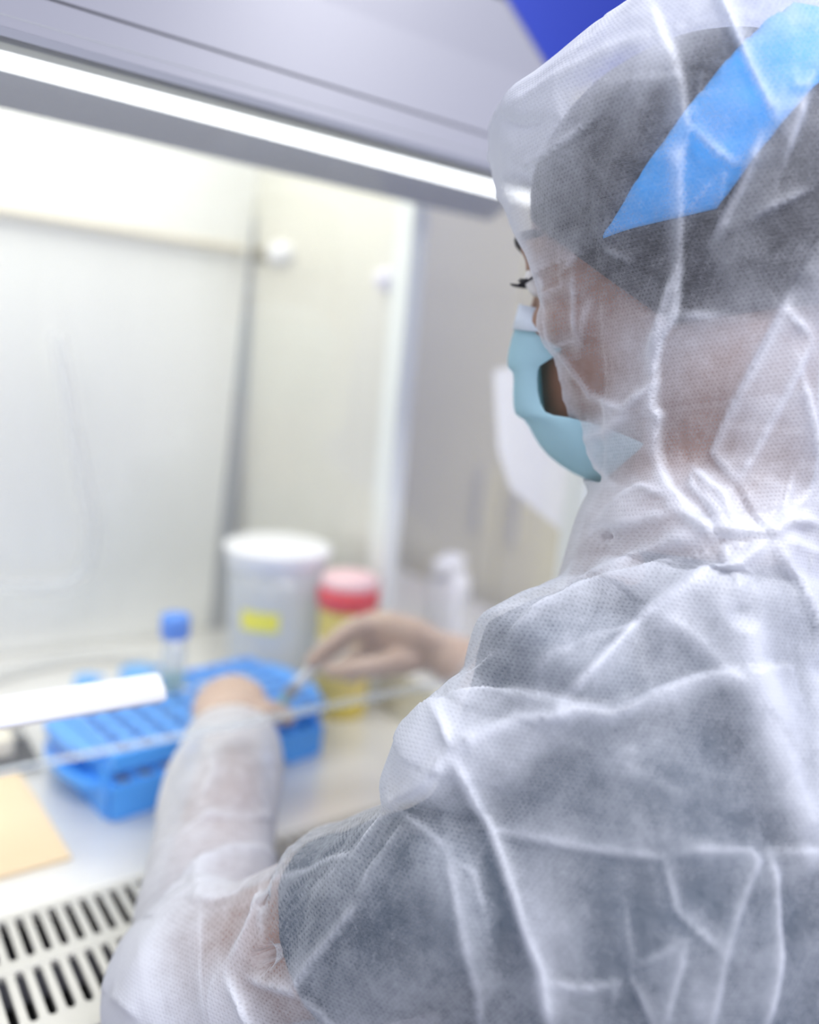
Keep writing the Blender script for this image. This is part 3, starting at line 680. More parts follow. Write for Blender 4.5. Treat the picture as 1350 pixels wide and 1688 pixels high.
def build_mask():
    rows = [(-0.010, 0.096, 0.038, 0.066), (-0.024, 0.1015, 0.050, 0.058), (-0.036, 0.107, 0.054, 0.060), (-0.051, 0.1105, 0.050, 0.076), (-0.0515, 0.1030, 0.050, 0.078), (-0.066, 0.1065, 0.050, 0.081), (-0.082, 0.1080, 0.052, 0.078), (-0.0825, 0.1005, 0.053, 0.066), (-0.096, 0.099, 0.056, 0.034), (-0.110, 0.092, 0.056, 0.012), (-0.124, 0.076, 0.050, -0.004), (-0.131, 0.062, 0.044, -0.010)]
    n = 36; bm = bmesh.new(); R = []
    for k, (z, yf, xs, ys) in enumerate(rows):
        ring = []
        for i in range(n + 1):
            a = -PI / 2 + PI * i / n; ca, sa = math.cos(a), math.sin(a)
            x = xs * math.copysign(abs(sa) ** 0.85, sa); y = ys + (yf - ys) * abs(ca) ** 0.75
            y += 0.0018 * noise.noise(Vector((x * 60, z * 60, 3))) ; zz = z - 0.012 * (1 - ca) * (1 if k < 3 else 0.2)
            ring.append(bm.verts.new(HL(x, y, zz)))
        R.append(ring)
    for a, b in zip(R, R[1:]):
        for i in range(n): bm.faces.new((a[i], a[i + 1], b[i + 1], b[i]))
    o = bm_obj('face_mask', bm, thin_mat('aqua_mask_cloth', (0.58, 0.85, 0.91), 0.96, 0.35), smooth=True); keep_world(o, person)
    so = o.modifiers.new('s', 'SOLIDIFY'); so.thickness = 0.0012; ss = o.modifiers.new('u', 'SUBSURF'); ss.levels = 1; ss.render_levels = 1
    o['label'] = 'aqua pleated surgical mask'
    # white stitched top border
    bm = bmesh.new(); A = []; 
    for dz, off in ((0.002, 0.0016), (-0.0115, 0.0018)):
        ring = []
        for i in range(n + 1):
            a = -PI / 2 + PI * i / n; ca, sa = math.cos(a), math.sin(a); t = 0 if dz > 0 else 1
            z, yf, xs, ys = rows[t]; z = z + (dz if t == 0 else 0)
            x = (xs + off) * math.copysign(abs(sa) ** 0.85, sa); y = ys + (yf + off - ys) * abs(ca) ** 0.75; zz = z - 0.012 * (1 - ca)
            ring.append(bm.verts.new(HL(x, y, zz)))
        A.append(ring)
    for i in range(n): bm.faces.new((A[0][i], A[0][i + 1], A[1][i + 1], A[1][i]))
    b = bm_obj('mask_border', bm, mat('mask_border_white', (0.72, 0.80, 0.86), 0.8, bump=0.5, bscale=500), smooth=True); b.parent = o; b.matrix_parent_inverse = Matrix.Identity(4)
    so = b.modifiers.new('s', 'SOLIDIFY'); so.thickness = 0.0008
build_mask()

def build_gloves():
    for nm, palm, fing, thumb, nr, E_, W in (('glove', L_PALM, L_FING, L_THUMB, nL, E_L, W_L), ('glove', R_PALM, R_FING, R_THUMB, nR, E_R, W_R)):
        bm = bmesh.new(); hand_parts(bm, palm, fing, thumb, nr, 0.0016)
        tube(bm, lp(E_, W, ((0.75, 0.034), (0.9, 0.032), (1, 0.030))), 18)
        me = voxel(bm, 0.0028, 3, nm)
        keep_world(link_mesh(nm, me, GLOVE), person)
build_gloves()

# ------------------------------------------------------------------ the coverall
def fabric():
    m = bpy.data.materials.new('translucent_nonwoven'); m.use_nodes = True; nt = m.node_tree; N = nt.nodes; L = nt.links
    N.remove(N['Principled BSDF']); out = N['Material Output']
    def math_(op, a, b=None, clamp=False):
        n = N.new('ShaderNodeMath'); n.operation = op; n.use_clamp = clamp
        for i, x in enumerate((a, b)):
            if x is None: continue
            if isinstance(x, (int, float)): n.inputs[i].default_value = x
            else: L.new(x, n.inputs[i])
        return n.outputs[0]
    dens = N.new('ShaderNodeAttribute'); dens.attribute_name = 'dens'
    uv = N.new('ShaderNodeAttribute'); uv.attribute_name = 'weave'
    tc = N.new('ShaderNodeTexCoord')
    n1 = N.new('ShaderNodeTexNoise'); n1.inputs['Scale'].default_value = 95; n1.inputs['Detail'].default_value = 6; n1.inputs['Roughness'].default_value = 0.65; L.new(tc.outputs['Object'], n1.inputs['Vector'])
    n2 = N.new('ShaderNodeTexNoise'); n2.inputs['Scale'].default_value = 520; n2.inputs['Detail'].default_value = 3; L.new(tc.outputs['Object'], n2.inputs['Vector'])
    # rows of little bond points, offset like bricks
    sx = N.new('ShaderNodeSeparateXYZ'); L.new(uv.outputs['Vector'], sx.inputs[0])
    pu, pv = 1 / 0.0024, 1 / 0.0021
    v = math_('MULTIPLY', sx.outputs[1], pv); row = math_('FLOOR', v); odd = math_('MODULO', row, 2.0)
    u = math_('ADD', math_('MULTIPLY', sx.outputs[0], pu), math_('MULTIPLY', odd, 0.5))
    fu = math_('SUBTRACT', math_('FRACT', u), 0.5); fv = math_('SUBTRACT', math_('FRACT', v), 0.5)
    rr = math_('SQRT', math_('ADD', math_('MULTIPLY', fu, fu), math_('MULTIPLY', fv, fv)))
    mr = N.new('ShaderNodeMapRange'); mr.inputs['From Min'].default_value = 0.16; mr.inputs['From Max'].default_value = 0.34; mr.inputs['To Min'].default_value = 1; mr.inputs['To Max'].default_value = 0; L.new(rr, mr.inputs['Value'])
    dot = mr.outputs[0]
    a = math_('ADD', dens.outputs['Fac'], math_('MULTIPLY', math_('SUBTRACT', n1.outputs['Fac'], 0.5), 0.36))
    a = math_('ADD', a, math_('MULTIPLY', math_('SUBTRACT', n2.outputs['Fac'], 0.5), 0.22))
    a = math_('SUBTRACT', a, math_('MULTIPLY', dot, 0.08))
    a = math_('MINIMUM', math_('MAXIMUM', a, 0.10), 0.97)
    lw = N.new('ShaderNodeLayerWeight'); lw.inputs['Blend'].default_value = 0.5     # path length through a sheet grows as 1 / cos
    cosn = math_('MAXIMUM', math_('SUBTRACT', 1.0, lw.outputs['Facing']), 0.22)
    a = math_('SUBTRACT', 1.0, math_('POWER', math_('SUBTRACT', 1.0, a), math_('DIVIDE', 1.0, math_('POWER', cosn, 0.8))))
    h = math_('SUBTRACT', math_('ADD', math_('MULTIPLY', n1.outputs['Fac'], 0.5), math_('MULTIPLY', n2.outputs['Fac'], 0.25)), math_('MULTIPLY', dot, 0.22))
    bp = N.new('ShaderNodeBump'); bp.inputs['Strength'].default_value = 0.35; bp.inputs['Distance'].default_value = 0.0015; L.new(h, bp.inputs['Height'])
    d = N.new('ShaderNodeBsdfDiffuse'); t = N.new('ShaderNodeBsdfTranslucent'); tr = N.new('ShaderNodeBsdfTransparent'); gl = N.new('ShaderNodeBsdfGlossy')
    colr = (0.87, 0.905, 0.945, 1)
    d.inputs[0].default_value = colr; t.inputs[0].default_value = colr; gl.inputs['Roughness'].default_value = 0.45
    for x in (d, t, gl): L.new(bp.outputs[0], x.inputs['Normal'])
    m1 = N.new('ShaderNodeMixShader'); m1.inputs[0].default_value = 0.36; L.new(d.outputs[0], m1.inputs[1]); L.new(t.outputs[0], m1.inputs[2])
    m0 = N.new('ShaderNodeMixShader'); m0.inputs[0].default_value = 0.05; L.new(m1.outputs[0], m0.inputs[1]); L.new(gl.outputs[0], m0.inputs[2])
    m2 = N.new('ShaderNodeMixShader'); L.new(a, m2.inputs[0]); L.new(tr.outputs[0], m2.inputs[1]); L.new(m0.outputs[0], m2.inputs[2])
    L.new(m2.outputs[0], out.inputs[0])
    return m
FABRIC = fabric()

HOOD = [  # z, cy, rx, ry in head coordinates
    (0.156, -0.045, 0.030, 0.030), (0.149, -0.050, 0.055, 0.036), (0.136, -0.046, 0.075, 0.060), (0.122, -0.032, 0.090, 0.084), (0.104, -0.014, 0.098, 0.116), (0.075, -0.014, 0.104, 0.120),
    (0.030, -0.018, 0.101, 0.120), (-0.020, -0.022, 0.091, 0.115), (-0.065, -0.024, 0.083, 0.106), (-0.105, -0.024, 0.079, 0.096), (-0.140, -0.020, 0.080, 0.086), (-0.172, -0.024, 0.078, 0.084)]
RIM = np.array([(-0.150, 0.012), (-0.134, 0.032), (-0.119, 0.051), (-0.092, 0.061), (-0.062, 0.063), (-0.028, 0.069), (-0.005, 0.069), (0.013, 0.075), (0.033, 0.084), (0.060, 0.092), (0.084, 0.0935), (0.098, 0.105)])
# sleeve centre lines (pixel, pixel, distance, radius)
SLEEVE_L = [(387, 1218, .840, .046), (380, 1250, .805, .050), (366, 1310, .755, .054), (350, 1400, .690, .049), (332, 1490, .630, .047), (330, 1580, .580, .050)]
SLEEVE_U = [(332, 1628, .552, .064), (460, 1632, .525, .062), (600, 1586, .495, .060), (700, 1510, .472, .063), (805, 1450, .460, .066)]

def seg_dist(P, A, B):
    """distance and side-free parameters of points P to the segments A->B; returns (min dist, index, vector)"""
    best = np.full(len(P), 1e9); bi = np.zeros(len(P), int); bv = np.zeros_like(P)
    for i in range(len(A)):
        ab = B[i] - A[i]; L2 = ab @ ab + 1e-12
        t = np.clip(((P - A[i]) @ ab) / L2, 0, 1); w = P - (A[i] + t[:, None] * ab); d = np.sqrt((w * w).sum(1))
        k = d < best; best[k] = d[k]; bi[k] = i; bv[k] = w[k]
    return best, bi, bv


# folds and seams drawn on the cloth: kind, height, width, extra density, points
#   r = ridge, s = step (cloth on the right of the line, as drawn, lies over the other side), v = valley
FOLDS = [
 ('s', .0030, .006, .22, [(1065,-20),(1088,59),(1109,101),(1121,142),(1128,190),(1131,243)]),
 ('r', .0035, .0020, .55, [(1180,-30),(1185,0),(1204,47),(1222,86),(1242,130),(1278,206)]),
 ('r', .0035, .0018, .50, [(1134,205),(1142,215),(1180,252),(1207,270),(1225,271)]),
 ('r', .0040, .0036, .42, [(1254,221),(1240,255),(1219,314),(1198,355),(1174,406)]),
 ('r', .0030, .0032, .35, [(1330,148),(1311,201),(1293,252),(1288,284)]),
 ('r', .0030, .0026, .40, [(1337,310),(1296,329),(1257,347),(1234,363)]),
 ('r', .0025, .0020, .30, [(1305,124),(1308,145),(1325,145),(1350,112)]),
 ('r', .0020, .0016, .30, [(1195,268),(1194,300),(1190,325)]),
 ('r', .0020, .0016, .25, [(1180,293),(1150,325),(1132,352)]),
 ('s', .0065, .004, .30, [(1131,235),(1121,267),(1121,355),(1120,444),(1118,468),(1115,512),(1108,530),(1092,557),(1084,589),(1084,634),(1080,654),(1081,669),(1092,685),(1087,702),(1086,740),(1095,773),(1110,814),(1142,847)]),
 ('r', .0030, .0018, .45, [(1118,440),(1111,455),(1100,488),(1089,527),(1074,583)]),
 ('r', .0018, .0040, .35, [(1115,518),(1166,520),(1190,521)]),
 ('s', .0040, .0035, .30, [(1207,797),(1175,746),(1193,702),(1216,651),(1252,580),(1284,515),(1302,480)]),
 ('r', .0028, .0030, .28, [(1335,560),(1296,643),(1267,696),(1246,740),(1216,797)]),
 ('r', .0028, .0022, .35, [(1290,505),(1305,524),(1329,548),(1336,560)]),
 ('r', .0035, .0022, .45, [(1320,616),(1329,657),(1341,711),(1348,761)]),
 ('r', .0030, .0030, .38, [(1142,770),(1166,800),(1190,820),(1204,871),(1190,885)]),
 ('r', .0024, .0022, .30, [(1142,773),(1142,808),(1178,850),(1193,880)]),
 ('r', .0050, .0040, .45, [(1110,840),(1160,872),(1204,880),(1261,877),(1284,862),(1311,859),(1350,862)]),
 ('r', .0020, .0022, .20, [(1309,775),(1290,820),(1275,865)]),
 ('r', .0020, .0022, .20, [(1345,800),(1300,840),(1275,868)]),
 ('r', .0045, .0040, .42, [(1262,885),(1225,915),(1160,954),(1083,1007),(1024,1055),(977,1102),(929,1153)]),
 ('r', .0040, .0034, .38, [(1261,890),(1283,932),(1308,966),(1330,1010),(1344,1055)]),
 ('r', .0030, .0034, .25, [(1265,886),(1320,905),(1360,912)]),
 ('r', .0040, .0060, .20, [(929,972),(1024,936),(1119,889),(1166,892)]),
 ('s', .0050, .0060, .20, [(828,1060),(882,1007),(965,972),(1054,948),(1120,925)]),
 ('v', .0030, .0030, -.05, [(930,1120),(950,1060),(985,1005)]),
 ('r', .0020, .0030, .14, [(880,1120),(910,1080),(990,1050),(1060,1040)]),
 ('s', .0060, .0050, .24, [(742,1152),(799,1141),(864,1144),(929,1155),(1000,1170),(1042,1161),(1143,1120),(1202,1108)]),
 ('r', .0045, .0050, .24, [(751,1240),(805,1209),(882,1185),(965,1163)]),
 ('r', .0045, .0050, .22, [(618,1250),(639,1310),(654,1321),(698,1292),(751,1244)]),
 ('r', .0035, .0036, .20, [(720,1165),(738,1205),(752,1244)]),
 ('r', .0048, .0052, .48, [(754,1246),(787,1315),(811,1369),(840,1452),(870,1523),(900,1594),(913,1700)]),
 ('r', .0022, .0032, .24, [(811,1372),(882,1381),(965,1398),(1042,1407),(1092,1410)]),
 ('r', .0022, .0026, .24, [(1092,1410),(1101,1452),(1113,1499),(1143,1529),(1190,1570)]),
 ('r', .0024, .0034, .24, [(1110,1404),(1180,1398),(1232,1402),(1243,1416),(1214,1499),(1190,1576),(1165,1700)]),
 ('r', .0032, .0032, .40, [(1261,1400),(1267,1420),(1279,1511),(1282,1570),(1270,1640),(1258,1700)]),
 ('r', .0020, .0030, .26, [(1261,1405),(1300,1402),(1350,1404)]),
 ('r', .0025, .0026, .38, [(900,1612),(965,1624),(1012,1621),(1012,1653)]),
 ('r', .0022, .0026, .28, [(1036,1600),(1060,1647),(1080,1700)]),
 ('r', .0022, .0026, .24, [(1131,1547),(1107,1630),(1090,1700)]),
 ('r', .0018, .0026, .22, [(1042,1594),(1085,1572),(1125,1547)]),
 ('r', .0018, .0026, .18, [(1030,1480),(1036,1540),(1042,1594)]),
 ('r', .0026, .0034, .22, [(740,1416),(763,1541),(787,1630),(795,1700)]),
 ('r', .0024, .0030, .20, [(740,1416),(781,1440),(805,1523)]),
 ('r', .0026, .0036, .22, [(657,1333),(728,1393),(745,1416)]),
 ('r', .0022, .0022, .32, [(668,1357),(640,1395),(597,1458)]),
 ('r', .0022, .0026, .26, [(648,1335),(620,1370),(586,1412)]),
 ('r', .0050, .0180, .34, [(1215,1010),(1249,1155),(1291,1274),(1330,1390)]),
 ('r', .0040, .0140, .26, [(1330,1100),(1345,1250),(1352,1380)]),
 ('r', .0030, .0090, .16, [(1080,1010),(1150,1060),(1230,1150)]),
 ('r', .0020, .0080, .10, [(1000,1250),(1090,1300),(1150,1330)]),
 ('s', .0080, .0060, .28, [(300,1452),(326,1430),(373,1404),(420,1404),(471,1422)]),
 ('r', .0040, .0032, .34, [(324,1482),(357,1487),(399,1477),(451,1448),(480,1425)]),
 ('r', .0035, .0032, .30, [(326,1433),(323,1460),(324,1482)]),
 ('r', .0045, .0036, .36, [(420,1700),(394,1637),(376,1600)]),
 ('r', .0045, .0036, .36, [(376,1586),(394,1565),(425,1513),(451,1448)]),
 ('r', .0030, .0026, .34, [(405,1610),(440,1624),(487,1632),(518,1586),(554,1539),(596,1487)]),
 ('r', .0024, .0026, .22, [(487,1632),(534,1669),(565,1700)]),
 ('r', .0018, .0022, .22, [(435,1482),(435,1565)]),
 ('r', .0024, .0028, .26, [(451,1482),(503,1456),(544,1420),(586,1414)]),
 ('r', .0020, .0024, .20, [(330,1500),(332,1600),(345,1700)]),
 ('r', .0018, .0022, .20, [(360,1600),(350,1650),(352,1700)]),
 ('r', .0030, .0036, .22, [(249,1404),(306,1373),(357,1337)]),
 ('r', .0025, .0036, .18, [(320,1345),(399,1352),(450,1345)]),
 ('r', .0025, .0040, .16, [(342,1225),(352,1274),(330,1320)]),
 ('r', .0030, .0050, .20, [(160,1632),(202,1648),(238,1680)]),
 ('r', .0020, .0022, .45, [(802,216),(806,240),(810,265),(821,314),(836,350)]),
 ('r', .0022, .0016, .32, [(854,281),(898,257),(942,227),(988,186)]),
 ('v', .0030, .0040, -.02, [(824,194),(862,207),(905,200)]),
 ('r', .0020, .0026, .14, [(925,172),(929,199),(911,235)]),
 ('r', .0030, .0070, .20, [(840,180),(910,135),(1000,90),(1080,60)]),
 ('r', .0026, .0016, .42, [(955,405),(947,430),(925,449)]),
 ('r', .0028, .0016, .50, [(947,432),(950,479),(953,534),(953,561)]),
 ('r', .0030, .0022, .40, [(925,451),(928,471),(900,487),(890,512),(895,539),(917,567),(953,561)]),
 ('r', .0025, .0040, .28, [(977,487),(964,534),(955,588)]),
 ('r', .0016, .0030, .26, [(995,400),(1003,412),(1043,430)]),
 ('r', .0034, .0028, .34, [(910,565),(943,598),(975,650),(1008,663),(1034,671),(1057,650),(1080,633)]),
 ('r', .0026, .0040, .22, [(962,725),(1008,708),(1041,676)]),
 ('r', .0024, .0034, .20, [(969,718),(982,774),(1015,803)]),
 ('r', .0024, .0030, .30, [(990,860),(1030,825),(1060,812),(1100,825)]),
 ('r', .0024, .0040, .25, [(950,905),(1000,870),(1060,862),(1120,850)]),
]

def crumple(P, seed, lam, k):
    """sharp random creases: a sum of warped triangle waves"""
    r = np.random.default_rng(seed); out = np.zeros(len(P))
    for i in range(k):
        n = r.normal(size=3); n /= np.linalg.norm(n); t = r.normal(size=3); t /= np.linalg.norm(t)
        w = 0.35 * lam * np.sin((P @ t) / lam * 2.2 + r.uniform(0, 6))
        x = (P @ n + w) / (lam * r.uniform(0.8, 1.6)) + r.uniform(0, 1)
        tri = np.abs(x - np.floor(x) - 0.5) * 2
        m = 0.5 + 0.5 * np.sin((P @ r.normal(size=3)) / lam * 0.9 + r.uniform(0, 6))
        out += (tri ** 1.4 - 0.42) * m
    return out / k

def build_coverall():
    bm = bmesh.new()
    rings_loft(bm, [(HL(0, cy, z), hR * rx, hF * ry, 2.15) for z, cy, rx, ry in HOOD], 64)
    tube(bm, [(*HL(0, -0.030, -0.13), 0.072), (*(NECK_B + Vector((0.004, -0.012, 0.0))), 0.070), (*(NECK_B - Vector((-0.004, 0.014, 0.07))), 0.074)], 36)
    torso(bm, 0.024, 0.55, 2.2); shoulders(bm, 0.012)
    tube(bm, catmull([(*at(x, y, d), r) for x, y, d, r in SLEEVE_L], 5), 36)
    tube(bm, catmull([(*at(x, y, d), r) for x, y, d, r in SLEEVE_U], 5), 36)
    tube(bm, [(*at(716, 1318, .462), .028), (*at(728, 1270, .458), .035), (*at(790, 1235, .458), .042), (*at(880, 1225, .462), .050)], 28)
    tube(bm, [(*S_R, 0.078), (*mix(S_R, E_R, 0.6), 0.070), (*E_R, 0.062)], 28)
    tube(bm, [(*E_R, 0.062), (*mix(E_R, W_R, 0.55), 0.046), (*mix(E_R, W_R, 0.93), 0.038)], 28)
    me = voxel(bm, VOX, int(22 * (0.0034 / VOX) ** 2), 'coverall')
    cL = at(385, 1236, .820); aL = (at(388, 1196, .872) - at(380, 1240, .815)).normalized()
    aR = (W_R - E_R).normalized(); cR = mix(E_R, W_R, 0.93)
    def g(a):
        h = HLinv(a); r = h[:, 1] - np.interp(h[:, 2], RIM[:, 0], RIM[:, 1])
        top = 0.10 - h[:, 2]; bot = h[:, 2] + 0.128
        v = np.minimum(np.minimum(r, top), bot); v = np.where(np.linalg.norm(h, axis=1) < 0.22, v, -0.1)
        for c, ax in ((cL, aL), (cR, aR)):
            d = a - np.array(c); v = np.maximum(v, np.where(np.linalg.norm(d, axis=1) < 0.09, d @ np.array(ax), -0.1))
        return np.maximum(v, 0.60 - a[:, 2])
    cut(me, g)
    ed = np.empty(len(me.edges) * 2, dtype=np.int64); me.edges.foreach_get('vertices', ed); ed = ed.reshape(-1, 2)
    deg = np.maximum(np.bincount(ed.ravel(), minlength=len(me.vertices)), 1)[:, None]
    def nb(X):
        out = np.empty_like(X)
        for k in range(3): out[:, k] = np.bincount(ed[:, 0], X[ed[:, 1], k], len(X)) + np.bincount(ed[:, 1], X[ed[:, 0], k], len(X))
        return out / deg
    P = co_of(me); hem = np.exp(-(np.minimum(g(P), 0) / 0.005) ** 2); Nn = no_of(me); n = len(P)
    for _ in range(8): Nn = 0.4 * Nn + 0.6 * nb(Nn)
    Nn /= np.maximum(np.linalg.norm(Nn, axis=1), 0.25)[:, None]
    tree = BVHTree.FromPolygons([tuple(p) for p in P], [tuple(f.vertices) for f in me.polygons])
    H = np.zeros(n); D = np.zeros(n)
    # soft billow and crumpling of thin cloth
    hx = HLinv(P); onhood = np.clip((hx[:, 2] + 0.17) / 0.04, 0, 1) * (np.linalg.norm(hx, axis=1) < 0.24)
    c1 = crumple(P, 3, 0.055, 7); c2 = crumple(P, 5, 0.024, 8)
    H += c1 * 0.0105 + c2 * 0.0032
    D += np.clip(c1, -0.3, 1) * 0.45 + np.clip(c2, 0, 1) * 0.22
    co = Vector((0, 0, CAM_Z))
    for kind, h, w, dn, px in FOLDS:
        pts = []
        for a, b in zip(px, px[1:]):
            L = math.hypot(b[0] - a[0], b[1] - a[1]); k = max(1, int(L / 22))
            for i in range(k): pts.append((a[0] + (b[0] - a[0]) * i / k, a[1] + (b[1] - a[1]) * i / k))
        pts.append(px[-1]); Q = []; QN = []
        for x, y in pts:
            hit = tree.ray_cast(co, ray(x, y).normalized(), 0.9)
            if hit[0] is not None:
                if Q and (hit[0] - Q[-1]).length > 0.05: continue
                Q.append(hit[0]); QN.append(hit[1])
        if len(Q) < 2: continue
        q = np.array([tuple(v) for v in Q]); qn = np.array([tuple(v) for v in QN])
        reach = max(5.2 * w, 0.03)
        sel = np.where(np.all((P > q.min(0) - reach) & (P < q.max(0) + reach), axis=1))[0]
        if not len(sel): continue
        d, bi, bv = seg_dist(P[sel], q[:-1], q[1:])
        # fade out at the two ends of the fold
        tA = np.linalg.norm(P[sel] - q[0], axis=1); tB = np.linalg.norm(P[sel] - q[-1], axis=1)
        fade = np.clip(tA / 0.014 + 0.25, 0, 1) * np.clip(tB / 0.014 + 0.25, 0, 1)
        tan = (q[1:] - q[:-1])[bi]; side = np.einsum('ij,ij->i', np.cross(tan, qn[:-1][bi]), bv)   # right of the line seen from outside
        if kind in 'rv':
            # one flank of a crease falls away steeply, the other runs out as a flat facet
            fl = 1 if RNG.random() < 0.5 else -1; s = np.where(side * fl > 0, d, -d)
            prof = 0.55 * np.exp(-1.35 * d / w) + 0.75 * np.where(s > 0, np.exp(-np.maximum(s, 0) / (3.2 * w)), np.exp(-(np.minimum(s, 0) / (0.8 * w)) ** 2)); s_ = -1 if kind == 'v' else 1
            H[sel] += s_ * h * prof * fade
            D[sel] += dn * (0.62 * np.exp(-(d / (w * 0.48)) ** 2) + 0.50 * np.where(s > 0, np.exp(-np.maximum(s, 0) / (2.6 * w)), np.exp(-(np.minimum(s, 0) / (0.45 * w)) ** 2))) * fade
        else:
            s = np.where(side > 0, d, -d)
            lip = np.where(s > 0, np.exp(-np.maximum(s, 0) / 0.022), np.exp(-((np.minimum(s, 0)) / (w * 0.35)) ** 2))
            H[sel] += h * lip * fade
            D[sel] += dn * np.where(s > 0, np.exp(-(s / (w * 1.2)) ** 2) , np.exp(-(s / (w * 0.4)) ** 2)) * fade
    # how far the cloth stands off what is under it
    dgm = []
    for nm in ('body', 'scrub_top', 'hair', 'cap_band'):
        ob = bpy.data.objects[nm]; dgm.append(BVHTree.FromPolygons([tuple(v.co) for v in ob.data.vertices], [tuple(f.vertices) for f in ob.data.polygons]))
    Q = P + Nn * H[:, None]
    pit = np.zeros((n, 1))
    for px_, py_, dd, rad in ((400, 1600, .515, .050), (440, 1480, .56, .035), (1016, 822, .50, .022), (1003, 878, .50, .028)):
        pit = np.maximum(pit, np.clip((rad - np.linalg.norm(P - np.array(at(px_, py_, dd)), axis=1)) / 0.015, 0, 1)[:, None])
    for _ in range(10): Q = Q * (1 - 0.5 * pit) + nb(Q) * 0.5 * pit
    for rnd, mg in ((0, 0.0065), (1, 0.005)):     # keep the cloth outside the arms, neck and shirt
        hitv = np.zeros((n, 1))
        for i in range(n):
            v = Vector(Q[i]); hit = False
            for t, far in ((dgm[0], 0.045), (dgm[1], 0.016)):
                r = t.find_nearest(v, far)
                if r[0] is not None and (v - r[0]).dot(r[1]) < mg: v = r[0] + r[1] * mg; hit = True
            if hit: Q[i] = v; hitv[i] = 1
        if rnd == 0:
            for _ in range(2): hitv = np.maximum(hitv, nb(np.repeat(hitv, 3, 1))[:, :1])
            for _ in range(4): Q = Q * (1 - 0.5 * hitv) + nb(Q) * 0.5 * hitv
    for _ in range(5): Q = Q * (1 - 0.5 * pit) + nb(Q) * 0.5 * pit
    gap = np.empty(n)
    for i in range(n):
        v = Vector(Q[i]); best = 0.08
        for t in dgm:
            r = t.find_nearest(v, best)
            if r[0] is not None and r[3] < best: best = r[3]
        gap[i] = best
    s = np.clip((gap - 0.009) / 0.030, 0, 1); s = s * s * (3 - 2 * s)
    arm = seg_dist(P, np.array([tuple(E_L), tuple(E_L)]), np.array([tuple(W_L), tuple(W_L)]))[0]
    D += 0.26 * np.clip((0.095 - arm) / 0.03, 0, 1) + 0.14 * np.clip((0.15 - np.linalg.norm(P - np.array(E_L), axis=1)) / 0.06, 0, 1)
    D += onhood * 0.34 * np.clip((hx[:, 1] - 0.025) / 0.05, 0, 1) * (hx[:, 2] > 0.0) + 0.30 * np.exp(-((P[:, 2] - 1.120) / 0.026) ** 2) + 0.20 * np.clip((0.11 - np.linalg.norm(P - np.array(at(870, 1040, .47)), axis=1)) / 0.05, 0, 1)
    D += DENS0 + DENS1 * s + 0.02 * onhood + 0.12 * onhood * (hx[:, 2] < -0.09) + 0.35 * hem
    set_co(me, Q)
    o = link_mesh('coverall', me, FABRIC); keep_world(o, person)
    me.attributes.new('dens', 'FLOAT', 'POINT').data.foreach_set('value', D.astype(np.float32))
    # weave direction: round the head for the hood, flat cut for body and sleeves
    th = np.arctan2(hx[:, 0], -hx[:, 1]); U = np.stack([th * 0.105, hx[:, 2], 0 * th], 1)
    e1 = np.array([0.78, -0.62, 0]); T = np.stack([P @ e1, P[:, 2] * 1.05 + (P @ np.array([0.62, 0.78, 0])) * 0.3, 0 * th], 1)
    T = np.where((onhood > 0.5)[:, None], U, T)
    me.attributes.new('weave', 'FLOAT_VECTOR', 'POINT').data.foreach_set('vector', T.astype(np.float32).ravel())
    o['label'] = 'thin translucent white hooded coverall'
    # trousers of the same suit, under the bench
    bm = bmesh.new(); torso(bm, 0.026, 0, 2.3)
    bmesh.ops.delete(bm, geom=[v for v in bm.verts if v.co.z > 0.63], context='VERTS'); bmesh.ops.holes_fill(bm, edges=bm.edges); legs(bm, 0.022)
    me = voxel(bm, 0.009, 4, 'trousers'); me.attributes.new('dens', 'FLOAT', 'POINT').data.foreach_set('value', np.full(len(me.vertices), 0.6, dtype=np.float32))
    a = co_of(me); set_co(me, a + no_of(me) * (crumple(a, 9, 0.06, 6) * 0.008)[:, None])
    cut(me, lambda a: np.maximum(a[:, 2] - 0.605, 0.085 - a[:, 2]))
    t = link_mesh('coverall_trousers', me, FABRIC); keep_world(t, person)
    return o
VOX, DENS0, DENS1 = 0.0022, 0.17, 0.60
suit = build_coverall()

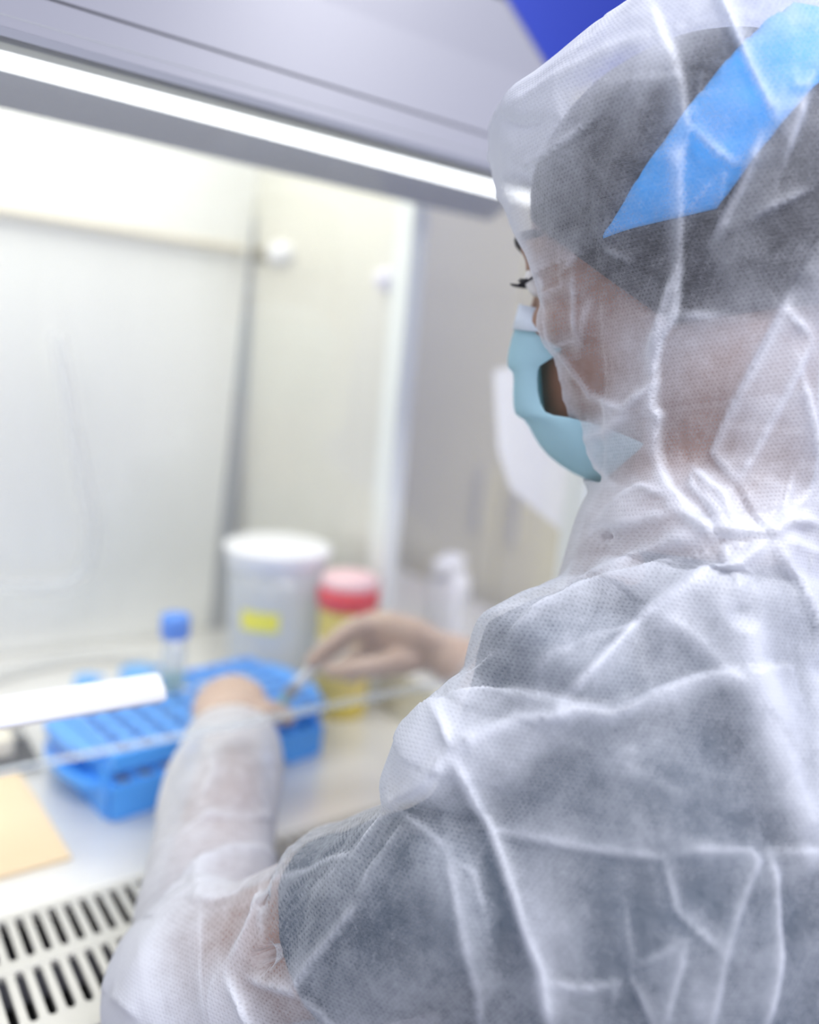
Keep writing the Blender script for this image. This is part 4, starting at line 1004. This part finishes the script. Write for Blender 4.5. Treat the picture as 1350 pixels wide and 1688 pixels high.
# ------------------------------------------------------------------ syringe in the right hand, stool
def syringe():
    tip, hub, top, end = at(452, 1172, .925), at(474, 1146, .930), at(522, 1094, .938), at(548, 1066, .942)
    t = empty('syringe', tip); tag(t, 'small clear syringe with a green needle hub held over the rack by the right hand', 'syringe')
    def part(n, pts, m, seg=14):
        bm = bmesh.new(); tube(bm, pts, seg); return keep_world(bm_obj(n, bm, m, smooth=True), t)
    part('barrel', [(*hub, 0.0072), (*mix(hub, top, .5), 0.0072), (*top, 0.0072)], CLEART)
    part('plunger', [(*mix(hub, top, .35), 0.0052), (*top, 0.0045), (*end, 0.0045)], WHITEP)
    part('plunger_seal', [(*mix(hub, top, .08), 0.0066), (*mix(hub, top, .20), 0.0066)], BLACK)
    part('needle_hub', [(*mix(tip, hub, .45), 0.0026), (*mix(tip, hub, .9), 0.0038)], mat('green_hub', (0.12, 0.66, 0.50), 0.4))
    part('needle', [(*tip, 0.0006), (*mix(tip, hub, .5), 0.0006)], STEEL, 8)
syringe()
def stool():
    t = empty('lab_stool', (0.45, 0.22, 0)); tag(t, 'round black lab stool under the seated person', 'stool')
    bm = bmesh.new(); lathe(bm, [(0.15, 0.375), (0.175, 0.382), (0.18, 0.41), (0.165, 0.428), (0.10, 0.433)], 40); o = bm_obj('seat', bm, BLACK, smooth=True); o.parent = t
    bm = bmesh.new(); lathe(bm, [(0.026, 0.08), (0.026, 0.25), (0.018, 0.25), (0.018, 0.375)], 24); o = bm_obj('column', bm, GRILLE, smooth=False); o.parent = t
    for k in range(5):
        a = 2 * PI * k / 5 + 0.3; bm = bmesh.new(); tube(bm, [(0.02 * math.cos(a), 0.02 * math.sin(a), 0.095, 0.016), (0.24 * math.cos(a), 0.24 * math.sin(a), 0.065, 0.012)], 12); o = bm_obj('foot_arm', bm, BLACK, smooth=True); o.parent = t
        bm = bmesh.new(); bmesh.ops.create_uvsphere(bm, u_segments=16, v_segments=10, radius=0.026); o2 = bm_obj('castor', bm, BLACK, smooth=True, loc=(0.24 * math.cos(a), 0.24 * math.sin(a), 0.026)); o2.parent = o
stool()
